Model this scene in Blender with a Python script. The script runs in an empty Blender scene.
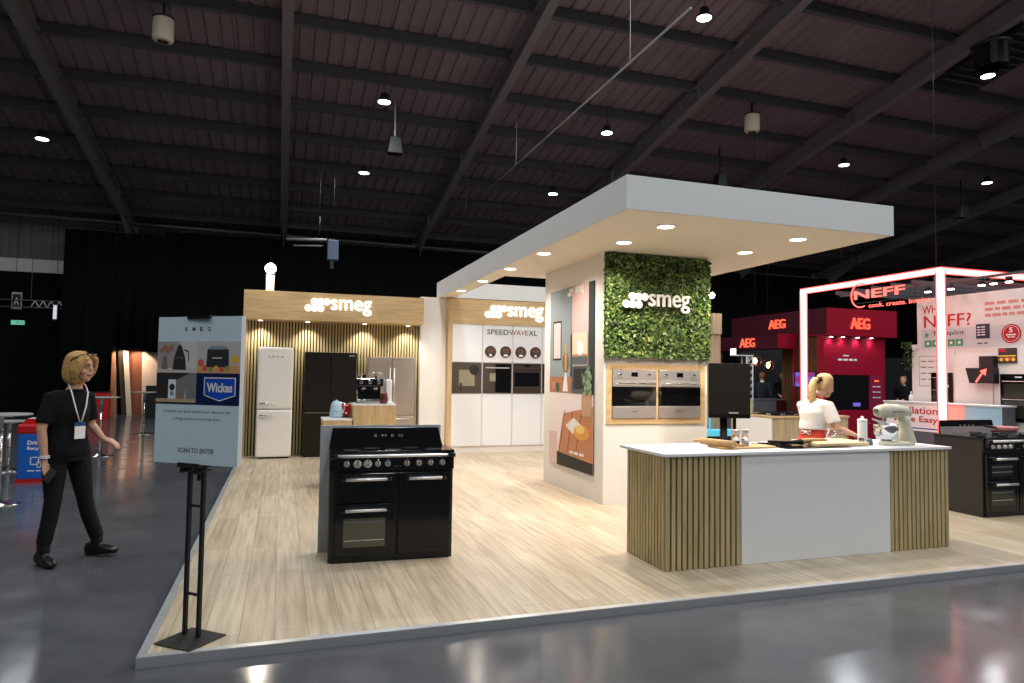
import bpy, bmesh, math, random
from mathutils import Vector, Matrix
R = math.radians
PI = math.pi
random.seed(7)
scene = bpy.context.scene
COL = scene.collection
MATS = {}

# ------------------------------------------------------------------ materials
def srgb(r, g, b):
    f = lambda c: (c / 255 / 12.92) if c / 255 <= .04045 else ((c / 255 + .055) / 1.055) ** 2.4
    return (f(r), f(g), f(b), 1)

def mat(name, col=(.8, .8, .8), rough=.5, metal=0, spec=.5, emis=None, estr=1, coat=0, var=0, vscale=6, trans=0, bump=0, bscale=40, ior=1.45):
    m = bpy.data.materials.new(name); m.use_nodes = True
    nt = m.node_tree; b = nt.nodes['Principled BSDF']
    c = (*col[:3], 1)
    b.inputs['Base Color'].default_value = c
    b.inputs['Roughness'].default_value = rough
    b.inputs['Metallic'].default_value = metal
    b.inputs['Specular IOR Level'].default_value = spec
    b.inputs['IOR'].default_value = ior
    b.inputs['Coat Weight'].default_value = coat
    b.inputs['Coat Roughness'].default_value = .05
    b.inputs['Transmission Weight'].default_value = trans
    if emis:
        b.inputs['Emission Color'].default_value = (*emis[:3], 1)
        b.inputs['Emission Strength'].default_value = estr
    if var or bump:
        tc = nt.nodes.new('ShaderNodeTexCoord')
        n = nt.nodes.new('ShaderNodeTexNoise'); n.inputs['Scale'].default_value = vscale; n.inputs['Detail'].default_value = 5
        nt.links.new(tc.outputs['Object'], n.inputs['Vector'])
        if var:
            r = nt.nodes.new('ShaderNodeValToRGB')
            r.color_ramp.elements[0].position = .3; r.color_ramp.elements[1].position = .7
            r.color_ramp.elements[0].color = (*[x * (1 - var) for x in c[:3]], 1)
            r.color_ramp.elements[1].color = (*[min(1, x * (1 + var)) for x in c[:3]], 1)
            nt.links.new(n.outputs['Fac'], r.inputs['Fac']); nt.links.new(r.outputs['Color'], b.inputs['Base Color'])
        if bump:
            n2 = nt.nodes.new('ShaderNodeTexNoise'); n2.inputs['Scale'].default_value = bscale
            nt.links.new(tc.outputs['Object'], n2.inputs['Vector'])
            bp = nt.nodes.new('ShaderNodeBump'); bp.inputs['Strength'].default_value = bump; bp.inputs['Distance'].default_value = .01
            nt.links.new(n2.outputs['Fac'], bp.inputs['Height']); nt.links.new(bp.outputs['Normal'], b.inputs['Normal'])
    MATS[name] = m
    return m

def wood(name, c1, c2, along='z', rough=.5, scale=1.0, spec=.4):
    m = mat(name, c1, rough, spec=spec); nt = m.node_tree; b = nt.nodes['Principled BSDF']
    tc = nt.nodes.new('ShaderNodeTexCoord'); mp = nt.nodes.new('ShaderNodeMapping')
    s = [14 * scale, 14 * scale, 14 * scale]; s['xyz'.index(along)] = 1.1 * scale
    mp.inputs['Scale'].default_value = s
    nt.links.new(tc.outputs['Object'], mp.inputs['Vector'])
    n = nt.nodes.new('ShaderNodeTexNoise'); n.inputs['Scale'].default_value = 1.6; n.inputs['Detail'].default_value = 8; n.inputs['Distortion'].default_value = .6
    nt.links.new(mp.outputs['Vector'], n.inputs['Vector'])
    r = nt.nodes.new('ShaderNodeValToRGB'); r.color_ramp.elements[0].position = .32; r.color_ramp.elements[1].position = .68
    r.color_ramp.elements[0].color = c2; r.color_ramp.elements[1].color = c1
    nt.links.new(n.outputs['Fac'], r.inputs['Fac']); nt.links.new(r.outputs['Color'], b.inputs['Base Color'])
    return m

def plank_floor(name):
    m = mat(name, (.5, .4, .3), .38, spec=.45); nt = m.node_tree; b = nt.nodes['Principled BSDF']
    tc = nt.nodes.new('ShaderNodeTexCoord'); mp = nt.nodes.new('ShaderNodeMapping'); mp.inputs['Rotation'].default_value = (0, 0, R(90))
    nt.links.new(tc.outputs['Object'], mp.inputs['Vector'])
    br = nt.nodes.new('ShaderNodeTexBrick'); br.inputs['Scale'].default_value = 1; br.inputs['Brick Width'].default_value = 1.3
    br.inputs['Row Height'].default_value = .195; br.inputs['Mortar Size'].default_value = .0022; br.inputs['Mortar Smooth'].default_value = .3
    br.inputs['Color1'].default_value = srgb(202, 186, 162); br.inputs['Color2'].default_value = srgb(184, 166, 142); br.inputs['Mortar'].default_value = srgb(138, 120, 95)
    br.offset = .37; br.inputs['Bias'].default_value = -.1
    nt.links.new(mp.outputs['Vector'], br.inputs['Vector'])
    mp2 = nt.nodes.new('ShaderNodeMapping'); mp2.inputs['Scale'].default_value = (16, .9, 1)
    nt.links.new(tc.outputs['Object'], mp2.inputs['Vector'])
    n = nt.nodes.new('ShaderNodeTexNoise'); n.inputs['Scale'].default_value = 1.5; n.inputs['Detail'].default_value = 8; n.inputs['Distortion'].default_value = .35
    nt.links.new(mp2.outputs['Vector'], n.inputs['Vector'])
    r = nt.nodes.new('ShaderNodeValToRGB'); r.color_ramp.elements[0].position = .3; r.color_ramp.elements[1].position = .62
    r.color_ramp.elements[0].color = (.68, .66, .62, 1); r.color_ramp.elements[1].color = (1, 1, 1, 1)
    nt.links.new(n.outputs['Fac'], r.inputs['Fac'])
    mx = nt.nodes.new('ShaderNodeMix'); mx.data_type = 'RGBA'; mx.blend_type = 'MULTIPLY'; mx.inputs['Factor'].default_value = 1
    nt.links.new(br.outputs['Color'], mx.inputs['A']); nt.links.new(r.outputs['Color'], mx.inputs['B'])
    nt.links.new(mx.outputs['Result'], b.inputs['Base Color'])
    return m

def concrete_floor(name):
    m = mat(name, (.08, .085, .095), .2, spec=.5); nt = m.node_tree; b = nt.nodes['Principled BSDF']
    tc = nt.nodes.new('ShaderNodeTexCoord')
    n = nt.nodes.new('ShaderNodeTexNoise'); n.inputs['Scale'].default_value = 1.1; n.inputs['Detail'].default_value = 9; n.inputs['Roughness'].default_value = .65
    nt.links.new(tc.outputs['Object'], n.inputs['Vector'])
    r = nt.nodes.new('ShaderNodeValToRGB'); r.color_ramp.elements[0].position = .3; r.color_ramp.elements[1].position = .75
    r.color_ramp.elements[0].color = (.066, .069, .078, 1); r.color_ramp.elements[1].color = (.115, .118, .128, 1)
    nt.links.new(n.outputs['Fac'], r.inputs['Fac']); nt.links.new(r.outputs['Color'], b.inputs['Base Color'])
    n2 = nt.nodes.new('ShaderNodeTexNoise'); n2.inputs['Scale'].default_value = 3; n2.inputs['Detail'].default_value = 6
    nt.links.new(tc.outputs['Object'], n2.inputs['Vector'])
    mr = nt.nodes.new('ShaderNodeMapRange'); mr.inputs['From Min'].default_value = .3; mr.inputs['From Max'].default_value = .7
    mr.inputs['To Min'].default_value = .1; mr.inputs['To Max'].default_value = .2
    nt.links.new(n2.outputs['Fac'], mr.inputs['Value']); nt.links.new(mr.outputs['Result'], b.inputs['Roughness'])
    bp = nt.nodes.new('ShaderNodeBump'); bp.inputs['Strength'].default_value = .012; bp.inputs['Distance'].default_value = .01
    n3 = nt.nodes.new('ShaderNodeTexNoise'); n3.inputs['Scale'].default_value = 9; n3.inputs['Detail'].default_value = 4
    nt.links.new(tc.outputs['Object'], n3.inputs['Vector'])
    nt.links.new(n3.outputs['Fac'], bp.inputs['Height']); nt.links.new(bp.outputs['Normal'], b.inputs['Normal'])
    return m

M_plank = plank_floor('oak_laminate'); M_conc = concrete_floor('polished_concrete')
OAK1, OAK2 = srgb(214, 184, 138), srgb(190, 158, 110)
M_oakx = wood('oak_x', OAK1, OAK2, 'x'); M_oakz = wood('oak_z', OAK1, OAK2, 'z')
M_oakp = wood('oak_pale', srgb(196, 178, 146), srgb(170, 150, 118), 'z')
M_slat = wood('slat_oak', srgb(200, 182, 138), srgb(170, 152, 108), 'z', rough=.6)
M_slatback = mat('slat_backing', (.005, .005, .005), .9, spec=.1)
M_white = mat('white_paint', srgb(238, 232, 226), .55, spec=.3)
M_fascia = mat('fascia_white', srgb(226, 226, 226), .6, spec=.25)
M_whitegloss = mat('white_laminate', srgb(236, 236, 238), .3, spec=.4)
M_soffit = mat('soffit_white', srgb(236, 226, 210), .7, spec=.2)
M_plaster = mat('grey_marbled_strip', srgb(205, 198, 190), .6, var=.18, vscale=30)
M_groove = mat('groove', srgb(190, 180, 168), .8)
M_black = mat('gloss_black_enamel', (.006, .006, .007), .12, spec=.5)
M_blackm = mat('satin_black', (.012, .012, .012), .45, spec=.4)
M_blackside = mat('black_side_panel', (.02, .019, .018), .3, spec=.5)
M_blackglass = mat('black_glass', (.004, .004, .005), .04, spec=.6)
M_brownglass = mat('bronze_glass', (.055, .038, .03), .1, spec=.6)
M_winglass = mat('oven_window', (.085, .082, .06), .1, spec=.7)  # floor reflection put into the glass colour as greenish grey
M_steel = mat('brushed_steel', (.78, .74, .7), .4, .85)
M_winglass2 = mat('dim_oven_window', (.028, .026, .022), .12, spec=.6)
M_chrome = mat('chrome', (.85, .85, .86), .12, 1)
M_chromew = mat('polished_rail', (.85, .84, .86), .42, 1)
M_alu = mat('aluminium_edge', (.66, .67, .68), .3, .6, var=.1, vscale=5)
M_aludark = mat('aluminium_edge_front', (.42, .43, .44), .4, .35)
M_cream = mat('cream_enamel', srgb(236, 229, 220), .22, spec=.5)
M_mixer = mat('mixer_cream', srgb(214, 208, 186), .2, spec=.5)
M_fridgedark = mat('black_fridge_steel', (.022, .019, .016), .35, .6)
M_fridgesteel = mat('fridge_steel', (.56, .5, .45), .34, .9)
M_greypanel = mat('grey_board', srgb(168, 172, 178), .5)
M_lit = mat('lit_letter', (.9, .9, .9), .4, emis=(1, .96, .92), estr=1.25)
M_letw = mat('white_letter', srgb(245, 240, 236), .4)
M_letd = mat('dark_letter', (.03, .03, .035), .5)
M_letbrown = mat('brown_letter', srgb(150, 98, 70), .5)
M_lamp = mat('lamp_glow', (1, 1, 1), .5, emis=(1, .97, .93), estr=14)
M_warmlamp = mat('downlight_glow', (1, 1, 1), .5, emis=(1, .9, .78), estr=9)
M_roof = mat('roof_sheet', (.19, .148, .162), .75, spec=.2, var=.12, vscale=.6)
M_beam = mat('roof_steel', (.16, .145, .15), .6, spec=.3)
M_purlin = mat('purlin_steel', (.085, .085, .095), .6, spec=.3)
M_drape = mat('black_drape', (.006, .0068, .0066), 1, spec=.02)
M_cladd = mat('hall_cladding', (.2, .19, .2), .8, spec=.1)
M_rail = mat('grey_duct', (.2, .19, .18), .5)
M_skin = mat('skin', srgb(205, 158, 132), .5, spec=.35, var=.06, vscale=20)
M_hair = mat('blonde_hair', srgb(188, 148, 88), .5, spec=.4, var=.3, vscale=60, bump=.6, bscale=120)
M_hairp = mat('pale_blonde_hair', srgb(212, 178, 122), .45, spec=.4, var=.25, vscale=60, bump=.6, bscale=120)
M_hairg = mat('ginger_hair', srgb(150, 92, 50), .6, var=.2)
M_hairb = mat('brown_hair', srgb(70, 48, 34), .6, var=.2)
M_cloth = mat('black_cloth', (.009, .009, .010), .85, spec=.15, bump=.3, bscale=25)
M_trous = mat('black_trousers', (.007, .007, .008), .7, spec=.25, bump=.2, bscale=30)
M_boot = mat('black_leather', (.008, .008, .008), .3, spec=.5)
M_tee = mat('white_cotton', srgb(238, 230, 222), .85, spec=.1, bump=.4, bscale=18)
M_navy = mat('navy_suit', (.012, .016, .03), .8)
M_apron = mat('red_apron', srgb(205, 62, 44), .8)
M_lip = mat('lips', srgb(168, 84, 78), .45)
M_eye = mat('eye_dark', (.02, .015, .012), .2)
M_eyew = mat('eye_white', (.6, .57, .54), .3)
M_paper = mat('white_card', (.75, .75, .75), .6)
M_signblue = mat('sign_pale_blue', srgb(208, 226, 236), .55, spec=.25)
M_red = mat('aeg_red', srgb(150, 10, 42), .5, spec=.3)
M_redd = mat('aeg_dark_red', srgb(66, 13, 26), .55, spec=.3)  # the brand red darkened for shaded side faces; also the maroon counter end
M_aegwood = wood('walnut_slats', srgb(112, 78, 50), srgb(66, 44, 28), 'z', scale=.8)
M_redlit = mat('red_lit_letter', (.8, .1, .05), .5, emis=(1, .12, .06), estr=1.1)
M_neon = mat('neon_core', (1, 1, 1), .5, emis=(3.0, .64, .56), estr=1)
M_neone = mat('neon_edge', (1, .1, .1), .5, emis=(1.1, .075, .07), estr=1)
M_neonsign = mat('neon_sign', (1, .2, .2), .5, emis=(1.3, .17, .11), estr=1)
M_nwall = mat('neff_wall', srgb(222, 212, 206), .6, var=.04, vscale=2)
M_nred = mat('print_red', srgb(190, 28, 40), .6)
M_nredf = mat('print_faint_red', srgb(206, 130, 122), .6)
M_green = mat('print_green', srgb(60, 150, 104), .6)
M_plight = mat('print_soft_grey', srgb(200, 200, 202), .6)
M_glass = mat('clear_glass', (.95, .97, .98), .03, trans=1)
M_cyan = mat('cyan_glow', (.1, .6, .8), .5, emis=(.08, .4, .5), estr=.6)
M_blade = mat('board_wood', srgb(206, 164, 112), .5, var=.1, vscale=14)
M_boardl = mat('pale_chopping_board', srgb(226, 200, 158), .5, var=.06, vscale=14)
M_pepper = mat('peppercorns', (.02, .016, .014), .8, bump=.8, bscale=300)
M_redplastic = mat('red_plastic', srgb(190, 20, 26), .45)
M_blueplastic = mat('blue_plastic', srgb(24, 96, 186), .45)
M_pbluekettle = mat('pale_blue_enamel', srgb(178, 204, 220), .2)
M_redenamel = mat('red_enamel', srgb(176, 16, 22), .2)
M_peach = mat('door_panel_warm', srgb(186, 132, 100), .5)
M_brownp = mat('door_panel_brown', srgb(130, 78, 54), .5)
M_palep = mat('door_panel_cream', srgb(226, 206, 186), .5)
M_darkp = mat('door_panel_dark', srgb(60, 46, 38), .5)
M_screen = mat('screen_blue', (.05, .05, .2), .3, emis=(.16, .14, .6), estr=.9)
M_screenp = mat('screen_purple', (.1, .02, .1), .3, emis=(.35, .05, .3), estr=.6)
M_globe = mat('smoked_glass', (.75, .6, .5), .03, trans=1)
M_filament = mat('filament', (1, .7, .4), .5, emis=(1, .62, .3), estr=14)
M_hiviz = mat('hi_vis_yellow', srgb(214, 236, 40), .7, emis=(.5, .6, .02), estr=.15)  # faint glow added to the cloth, which is no lamp
M_exit = mat('exit_green', (.05, .4, .25), .5, emis=(.12, .5, .34), estr=.8)
M_fanw = mat('fan_housing_cream', srgb(196, 188, 168), .6)
M_rigb = mat('rig_blue_grey', srgb(90, 104, 128), .6)
M_kitchmagenta = mat('aeg_magenta_poster', srgb(140, 26, 66), .5)
M_greyc = mat('grey_counter', srgb(96, 98, 104), .5)

# ------------------------------------------------------------------ mesh builder
class MB:
    def __init__(s): s.bm = bmesh.new(); s.mats = []
    def mi(s, m):
        if m not in s.mats: s.mats.append(m)
        return s.mats.index(m)
    def face(s, vs, m, smooth=False):
        try: f = s.bm.faces.new(vs)
        except ValueError: return None
        f.material_index = s.mi(m); f.smooth = smooth; return f
    def box(s, x0, y0, z0, x1, y1, z1, m, M=None, bev=0):
        P = [Vector((x, y, z)) for z in (z0, z1) for y in (y0, y1) for x in (x0, x1)]
        if M: P = [M @ p for p in P]
        v = [s.bm.verts.new(p) for p in P]
        fs = []
        for q in ((0, 2, 3, 1), (4, 5, 7, 6), (0, 1, 5, 4), (2, 6, 7, 3), (0, 4, 6, 2), (1, 3, 7, 5)):
            fs.append(s.face([v[i] for i in q], m))
        if bev:
            es = list({e for f in fs for e in f.edges})
            r = bmesh.ops.bevel(s.bm, geom=es, offset=bev, segments=2, affect='EDGES', profile=.5)
            k = s.mi(m)
            for f in r['faces']: f.material_index = k
        return s
    def loft(s, secs, m, n=14, cap=True, smooth=True):
        """secs: list of (center, a, b) with a, b half-axis vectors of the elliptical ring"""
        rings = []
        for c, a, b in secs:
            c, a, b = Vector(c), Vector(a), Vector(b)
            rings.append([s.bm.verts.new(c + a * math.cos(2 * PI * i / n) + b * math.sin(2 * PI * i / n)) for i in range(n)])
        for r0, r1 in zip(rings, rings[1:]):
            for i in range(n): s.face([r0[i], r0[(i + 1) % n], r1[(i + 1) % n], r1[i]], m, smooth)
        if cap:
            s.face(rings[0][::-1], m); s.face(rings[-1], m)
        return s
    def tube(s, pts, rad, m, n=10, cap=True):
        pts = [Vector(p) for p in pts]; rad = rad if isinstance(rad, (list, tuple)) else [rad] * len(pts)
        secs = []; ref = None
        for i, p in enumerate(pts):
            t = (pts[min(i + 1, len(pts) - 1)] - pts[max(i - 1, 0)]).normalized()
            if ref is None: ref = Vector((0, 0, 1)) if abs(t.z) < .9 else Vector((0, 1, 0))
            a = ref.cross(t).normalized(); b = t.cross(a).normalized(); ref = b
            secs.append((p, a * rad[i], b * rad[i]))
        return s.loft(secs, m, n, cap)
    def lathe(s, prof, m, c=(0, 0, 0), n=24, axis='z', M=None):
        """prof: list of (radius, height)"""
        c = Vector(c); X = {'z': (Vector((1, 0, 0)), Vector((0, 1, 0)), Vector((0, 0, 1))), 'y': (Vector((1, 0, 0)), Vector((0, 0, 1)), Vector((0, -1, 0))), 'x': (Vector((0, 1, 0)), Vector((0, 0, 1)), Vector((1, 0, 0)))}[axis]
        if M: X = tuple(M @ v for v in X)
        return s.loft([(c + X[2] * h, X[0] * max(r, 1e-4), X[1] * max(r, 1e-4)) for r, h in prof], m, n)
    def sphere(s, c, r, m, n=12, k=8, M=None):
        c = Vector(c); r = (r, r, r) if not isinstance(r, (tuple, list)) else r
        secs = []
        X, Y, Z = (M @ Vector(v) if M else Vector(v) for v in ((1, 0, 0), (0, 1, 0), (0, 0, 1)))
        for i in range(k + 1):
            th = PI * i / k; q = max(math.sin(th), .02)
            secs.append((c - Z * r[2] * math.cos(th), X * r[0] * q, Y * r[1] * q))
        return s.loft(secs, m, n)
    def prism(s, pts2, F, m, t0=0, t1=.002, smooth=False):
        """extrude a 2D polygon given on frame F=(origin, xdir, ydir) along F's normal from t0 to t1"""
        o, x, y = (Vector(v) for v in F); nrm = x.cross(y).normalized()
        a = [s.bm.verts.new(o + x * p[0] + y * p[1] + nrm * t0) for p in pts2]
        b = [s.bm.verts.new(o + x * p[0] + y * p[1] + nrm * t1) for p in pts2]
        s.face(a[::-1], m); s.face(b, m)
        for i in range(len(pts2)): s.face([a[i], a[(i + 1) % len(a)], b[(i + 1) % len(a)], b[i]], m, smooth)
        return s
    def rect(s, F, x0, y0, x1, y1, m, t0=0, t1=.002): return s.prism([(x0, y0), (x1, y0), (x1, y1), (x0, y1)], F, m, t0, t1)
    def disc(s, F, cx, cy, r, m, t0=0, t1=.002, n=24, ry=None):
        return s.prism([(cx + r * math.cos(2 * PI * i / n), cy + (ry or r) * math.sin(2 * PI * i / n)) for i in range(n)], F, m, t0, t1)
    def build(s, name, parent=None, local=False, remesh=0, bevel=0, smooth_it=0):
        if parent is not None and not local:
            p = parent; off = Vector()
            while p: off += p.location; p = p.parent
            bmesh.ops.translate(s.bm, verts=s.bm.verts, vec=-off)
        if not remesh: bmesh.ops.recalc_face_normals(s.bm, faces=s.bm.faces)
        me = bpy.data.meshes.new(name); s.bm.to_mesh(me); s.bm.free()
        for m in s.mats: me.materials.append(m)
        o = bpy.data.objects.new(name, me); COL.objects.link(o)
        if parent: o.parent = parent
        if remesh:
            md = o.modifiers.new('r', 'REMESH'); md.mode = 'VOXEL'; md.voxel_size = remesh; md.use_smooth_shade = True
            if smooth_it:
                q = o.modifiers.new('s', 'SMOOTH'); q.factor = .6; q.iterations = smooth_it
            dg = bpy.context.evaluated_depsgraph_get(); dg.update()
            me2 = bpy.data.meshes.new_from_object(o.evaluated_get(dg)); o.modifiers.clear(); o.data = me2
            if not me2.materials:
                for m in s.mats: me2.materials.append(m)
        if bevel:
            b = o.modifiers.new('bevel', 'BEVEL'); b.width = bevel; b.segments = 2; b.limit_method = 'ANGLE'
        return o

def tag(o, label=None, cat=None, group=None, kind=None):
    if label: o['label'] = label
    if cat: o['category'] = cat
    if group: o['group'] = group
    if kind: o['kind'] = kind
    return o
def thing(name, loc, label, cat, rz=0, group=None):
    o = bpy.data.objects.new(name, None); COL.objects.link(o); o.location = loc; o.rotation_euler = (0, 0, rz)
    return tag(o, label, cat, group)
def dup(root, loc, label=None, group=None, rz=None):
    r = root.copy(); COL.objects.link(r); r.location = loc
    if rz is not None: r.rotation_euler = (0, 0, rz)
    if label: r['label'] = label
    if group: r['group'] = group
    for ch in list(root.children):
        c = ch.copy(); COL.objects.link(c); c.parent = r
        for g in list(ch.children):
            d = g.copy(); COL.objects.link(d); d.parent = c
    return r
def struct(mb, name, bevel=0): return tag(mb.build(name, bevel=bevel), kind='structure')

def text(s, F, x0, y0, w, h, m, name='lettering', parent=None, local=False, t=.004, t0=0, bold=0, extra=None, build=True, mb=None):
    """lettering fitted in the box x0,y0,w,h on frame F; returns the object"""
    cu = bpy.data.curves.new('txt', 'FONT'); cu.body = s; cu.size = 1; cu.offset = bold; cu.resolution_u = 3
    ob = bpy.data.objects.new('txt', cu); COL.objects.link(ob)
    dg = bpy.context.evaluated_depsgraph_get(); dg.update()
    me = bpy.data.meshes.new_from_object(ob.evaluated_get(dg)); bpy.data.objects.remove(ob)
    xs = [v.co.x for v in me.vertices]; ys = [v.co.y for v in me.vertices]
    sx = w / (max(xs) - min(xs)); sy = h / (max(ys) - min(ys)); mx, my = min(xs), min(ys)
    o, X, Y = (Vector(v) for v in F); N = X.cross(Y).normalized()
    own = mb is None
    if own: mb = MB()
    k = mb.mi(m)
    tmp = bmesh.new(); tmp.from_mesh(me); bpy.data.meshes.remove(me)
    bmesh.ops.remove_doubles(tmp, verts=tmp.verts, dist=1e-5)
    r = bmesh.ops.extrude_face_region(tmp, geom=list(tmp.faces))
    top = {v for v in r['geom'] if isinstance(v, bmesh.types.BMVert)}
    mp = {}
    for v in tmp.verts:
        mp[v] = mb.bm.verts.new(o + X * (x0 + (v.co.x - mx) * sx) + Y * (y0 + (v.co.y - my) * sy) + N * (t0 + (t if v in top else 0)))
    for f in tmp.faces:
        try: g = mb.bm.faces.new([mp[v] for v in f.verts]); g.material_index = k
        except ValueError: pass
    tmp.free()
    if own and build: return mb.build(name, parent, local)
    return mb
def words_bars(mb, F, x0, y0, w, h, m, n=6, t0=0, t1=.002):
    x = x0; k = 0; rnd = random.Random(int(w * 1000) + n)
    ws = [rnd.uniform(.6, 1.5) for _ in range(n)]; tot = sum(ws) + .35 * (n - 1)
    for q in ws:
        mb.rect(F, x, y0, x + w * q / tot, y0 + h, m, t0, t1); x += w * (q + .35) / tot
def logo_dots(mb, F, x0, y0, w, m, t0, t1):
    """two offset rows of three joined discs, total width w"""
    r = w * .139; step = (w - 2 * r) / 3; h = w * .55
    for i in range(3):
        mb.disc(F, x0 + r + step * (i + 1), y0 + h - r, r, m, t0 + .0004 * i, t1 + .0004 * i)
        mb.disc(F, x0 + r + step * i, y0 + r, r, m, t0 + .0015 + .0004 * i, t1 + .0015 + .0004 * i)
def smeg_logo(F, x0, yb, W, m, parent, t=.03, bold=.02, name='logo'):
    """dots and lowercase word; W total width, yb bottom of the descender"""
    mb = MB(); dw = W * .374
    logo_dots(mb, F, x0, yb + W * .04, dw, m, 0, t)
    e = W * .0035
    for k, (dx, dy) in enumerate([(0, 0)] + [(math.cos(PI * q / 4), math.sin(PI * q / 4)) for q in range(8)]):
        text('smeg', F, x0 + W * .385 + e + dx * e, yb + e + dy * e, W * .615 - 2 * e, W * .24 - 2 * e, m, t=t - .0003 * k, mb=mb)
    return mb.build(name, parent)

XZ = lambda x, y, z: ((x, y, z), (1, 0, 0), (0, 0, 1))          # face towards -y
YZ = lambda x, y, z: ((x, y, z), (0, -1, 0), (0, 0, 1))         # face towards -x

# ------------------------------------------------------------------ camera
cam = bpy.data.cameras.new('camera'); co = bpy.data.objects.new('camera', cam); COL.objects.link(co)
yaw, pitch, roll, f = .3245, .049, .0142, 680.9
fw = Vector((math.sin(yaw) * math.cos(pitch), math.cos(yaw) * math.cos(pitch), math.sin(pitch)))
rt = Vector((math.cos(yaw), -math.sin(yaw), 0)); up = rt.cross(fw)
c_, s_ = math.cos(roll), math.sin(roll)
r2 = rt * c_ + up * s_; u2 = up * c_ - rt * s_
Mx = Matrix((r2, u2, -fw)).transposed().to_4x4(); Mx.translation = Vector((0, 0, 1.55)); co.matrix_world = Mx
cam.sensor_width = 36; cam.lens = f / 1024 * 36; cam.clip_end = 200; scene.camera = co

FL = -.054   # hall floor level; the wooden stand floor is at z = 0
# ------------------------------------------------------------------ hall shell
b = MB(); b.box(-16, -16, FL - .1, 40, 29, FL, M_conc); struct(b, 'floor')
b = MB(); b.box(-.686, 4.19, FL, 9.6, 13.9, 0, M_plank); struct(b, 'floor_platform')
b = MB(); b.box(-.7009, 4.1752, FL, 9.6, 4.19, -.004, M_aludark); b.box(-.7009, 4.1752, -.004, 9.6, 4.225, .003, M_alu); struct(b, 'trim_1')
b = MB(); b.box(-.7009, 4.225, FL, -.686, 13.9, -.004, M_aludark); b.box(-.7009, 4.2255, -.004, -.652, 13.9, .003, M_alu); struct(b, 'trim_2')
S = .18
rz_ = lambda y: 7 + S * (27 - y)
b = MB()   # corrugated roof sheet
xs = []; x = -16.0
while x < 40:
    xs += [(x, 0), (x + .22, 0), (x + .25, .05), (x + .3, .05)]; x += .33
va = [b.bm.verts.new((x, 28.2, rz_(28.2) + .12 + h)) for x, h in xs]; vb = [b.bm.verts.new((x, -16, rz_(-16) + .12 + h)) for x, h in xs]
for i in range(len(xs) - 1): b.face([va[i], va[i + 1], vb[i + 1], vb[i]], M_roof)
struct(b, 'ceiling')
b = MB()
x = -16.0
while x < 40: b.box(x, 28, FL, x + .2, 28.15, 7, M_cladd); b.box(x + .2, 28.05, FL, x + .33, 28.15, 7, M_cladd); x += .33
struct(b, 'wall_back')
for X in (-10.3, -5.2, -.1, 4.98, 10.0, 15.0, 20.0, 25.1, 30.2):
    b = MB(); Mq = Matrix.Rotation(-math.atan(S), 4, 'X'); Mq.translation = Vector((X, 27.4, rz_(27.4) - .12))
    L = 43
    b.box(-.11, -L, -.02, .11, 0, 0, M_beam, Mq); b.box(-.008, -L, -.42, .008, 0, -.0, M_beam, Mq); b.box(-.11, -L, -.44, .11, 0, -.42, M_beam, Mq)
    for k in range(8): b.box(-.1, -3 - 4.9 * k, -.42, .1, -2.98 - 4.9 * k, -.02, M_beam, Mq)
    b.prism([(0, 0), (2.6, 0), (0, -.75)], ((X, 27.4, rz_(27.4) - .55), (0, -1, S), (0, 0, 1)), M_beam, -.01, .01)
    o = struct(b, 'ceiling_beam')
for k in range(48):
    y = 26.6 - 1.65 * k; z = rz_(y)
    b = MB(); b.box(-16, y - .035, z - .14, 40, y + .035, z + .1, M_purlin); b.box(-16, y - .07, z - .155, 40, y + .07, z - .14, M_purlin)
    struct(b, 'ceiling_purlin')
for X in (-10.3, -5.2, -.1, 4.98, 10.0, 15.0, 20.0, 25.1, 30.2):
    b = MB(); b.box(X - .12, 27.38, FL, X + .12, 27.4, 7.2, M_beam); b.box(X - .12, 27.6, FL, X + .12, 27.62, 7.2, M_beam); b.box(X - .01, 27.4, FL, X + .01, 27.6, 7.2, M_beam)
    b.box(X - .15, 27.3, 6.55, X + .15, 27.38, 6.85, M_rail)
    struct(b, 'pillar')
b = MB(); b.tube([(-16, 27.1, 6.83), (9, 27.1, 6.63), (38, 27.1, 6.5)], .055, M_rail, 8)
tag(b.build('service_pipe'), 'long grey pipe running across the hall below the roof eaves, above the drape', 'pipe')
# black drape with doorway
def drape(name, x0, x1, y, z1, label, z0=FL):
    b = MB(); n = int((x1 - x0) / .12); secs = []
    A = []; B = []
    for i in range(n + 1):
        x = x0 + (x1 - x0) * i / n; yy = y + .07 * math.sin(i * 1.9) + .03 * math.sin(i * .7)
        A.append(b.bm.verts.new((x, yy, z0))); B.append(b.bm.verts.new((x, yy, z1)))
    for i in range(n): b.face([A[i], A[i + 1], B[i + 1], B[i]], M_drape, True)
    o = b.build(name); sd = o.modifiers.new('t', 'SOLIDIFY'); sd.thickness = .01
    return tag(o, label, 'drape', 'black drapes hung along the hall wall')
drape('stage_drape', -7.05, -5.5, 26.3, 6.25, 'black floor-length drape hanging behind the woman, left of the lit doorway')
drape('stage_drape', -5.5, -4.0, 26.34, 6.25, 'short black drape hanging over the lit doorway with the timber panels', z0=2.3)
drape('stage_drape', -4.0, 34, 26.3, 6.4, 'very wide black drape closing the hall behind the exhibition stands')
b = MB(); b.box(-15.5, 27.8, 4.9, -7.3, 27.95, 5.36, M_fascia); tag(b.build('duct_board'), 'pale grey horizontal band fixed to the cladding left of the drape', 'duct')
b = MB(); b.box(-15.5, 27.5, FL, -7.0, 27.6, 4.85, M_drape); tag(b.build('void_curtain'), 'plain black curtain added for the dark void below the pale band at the far left', 'curtain')  # black sheet added where the hall is only a dark void
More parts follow.
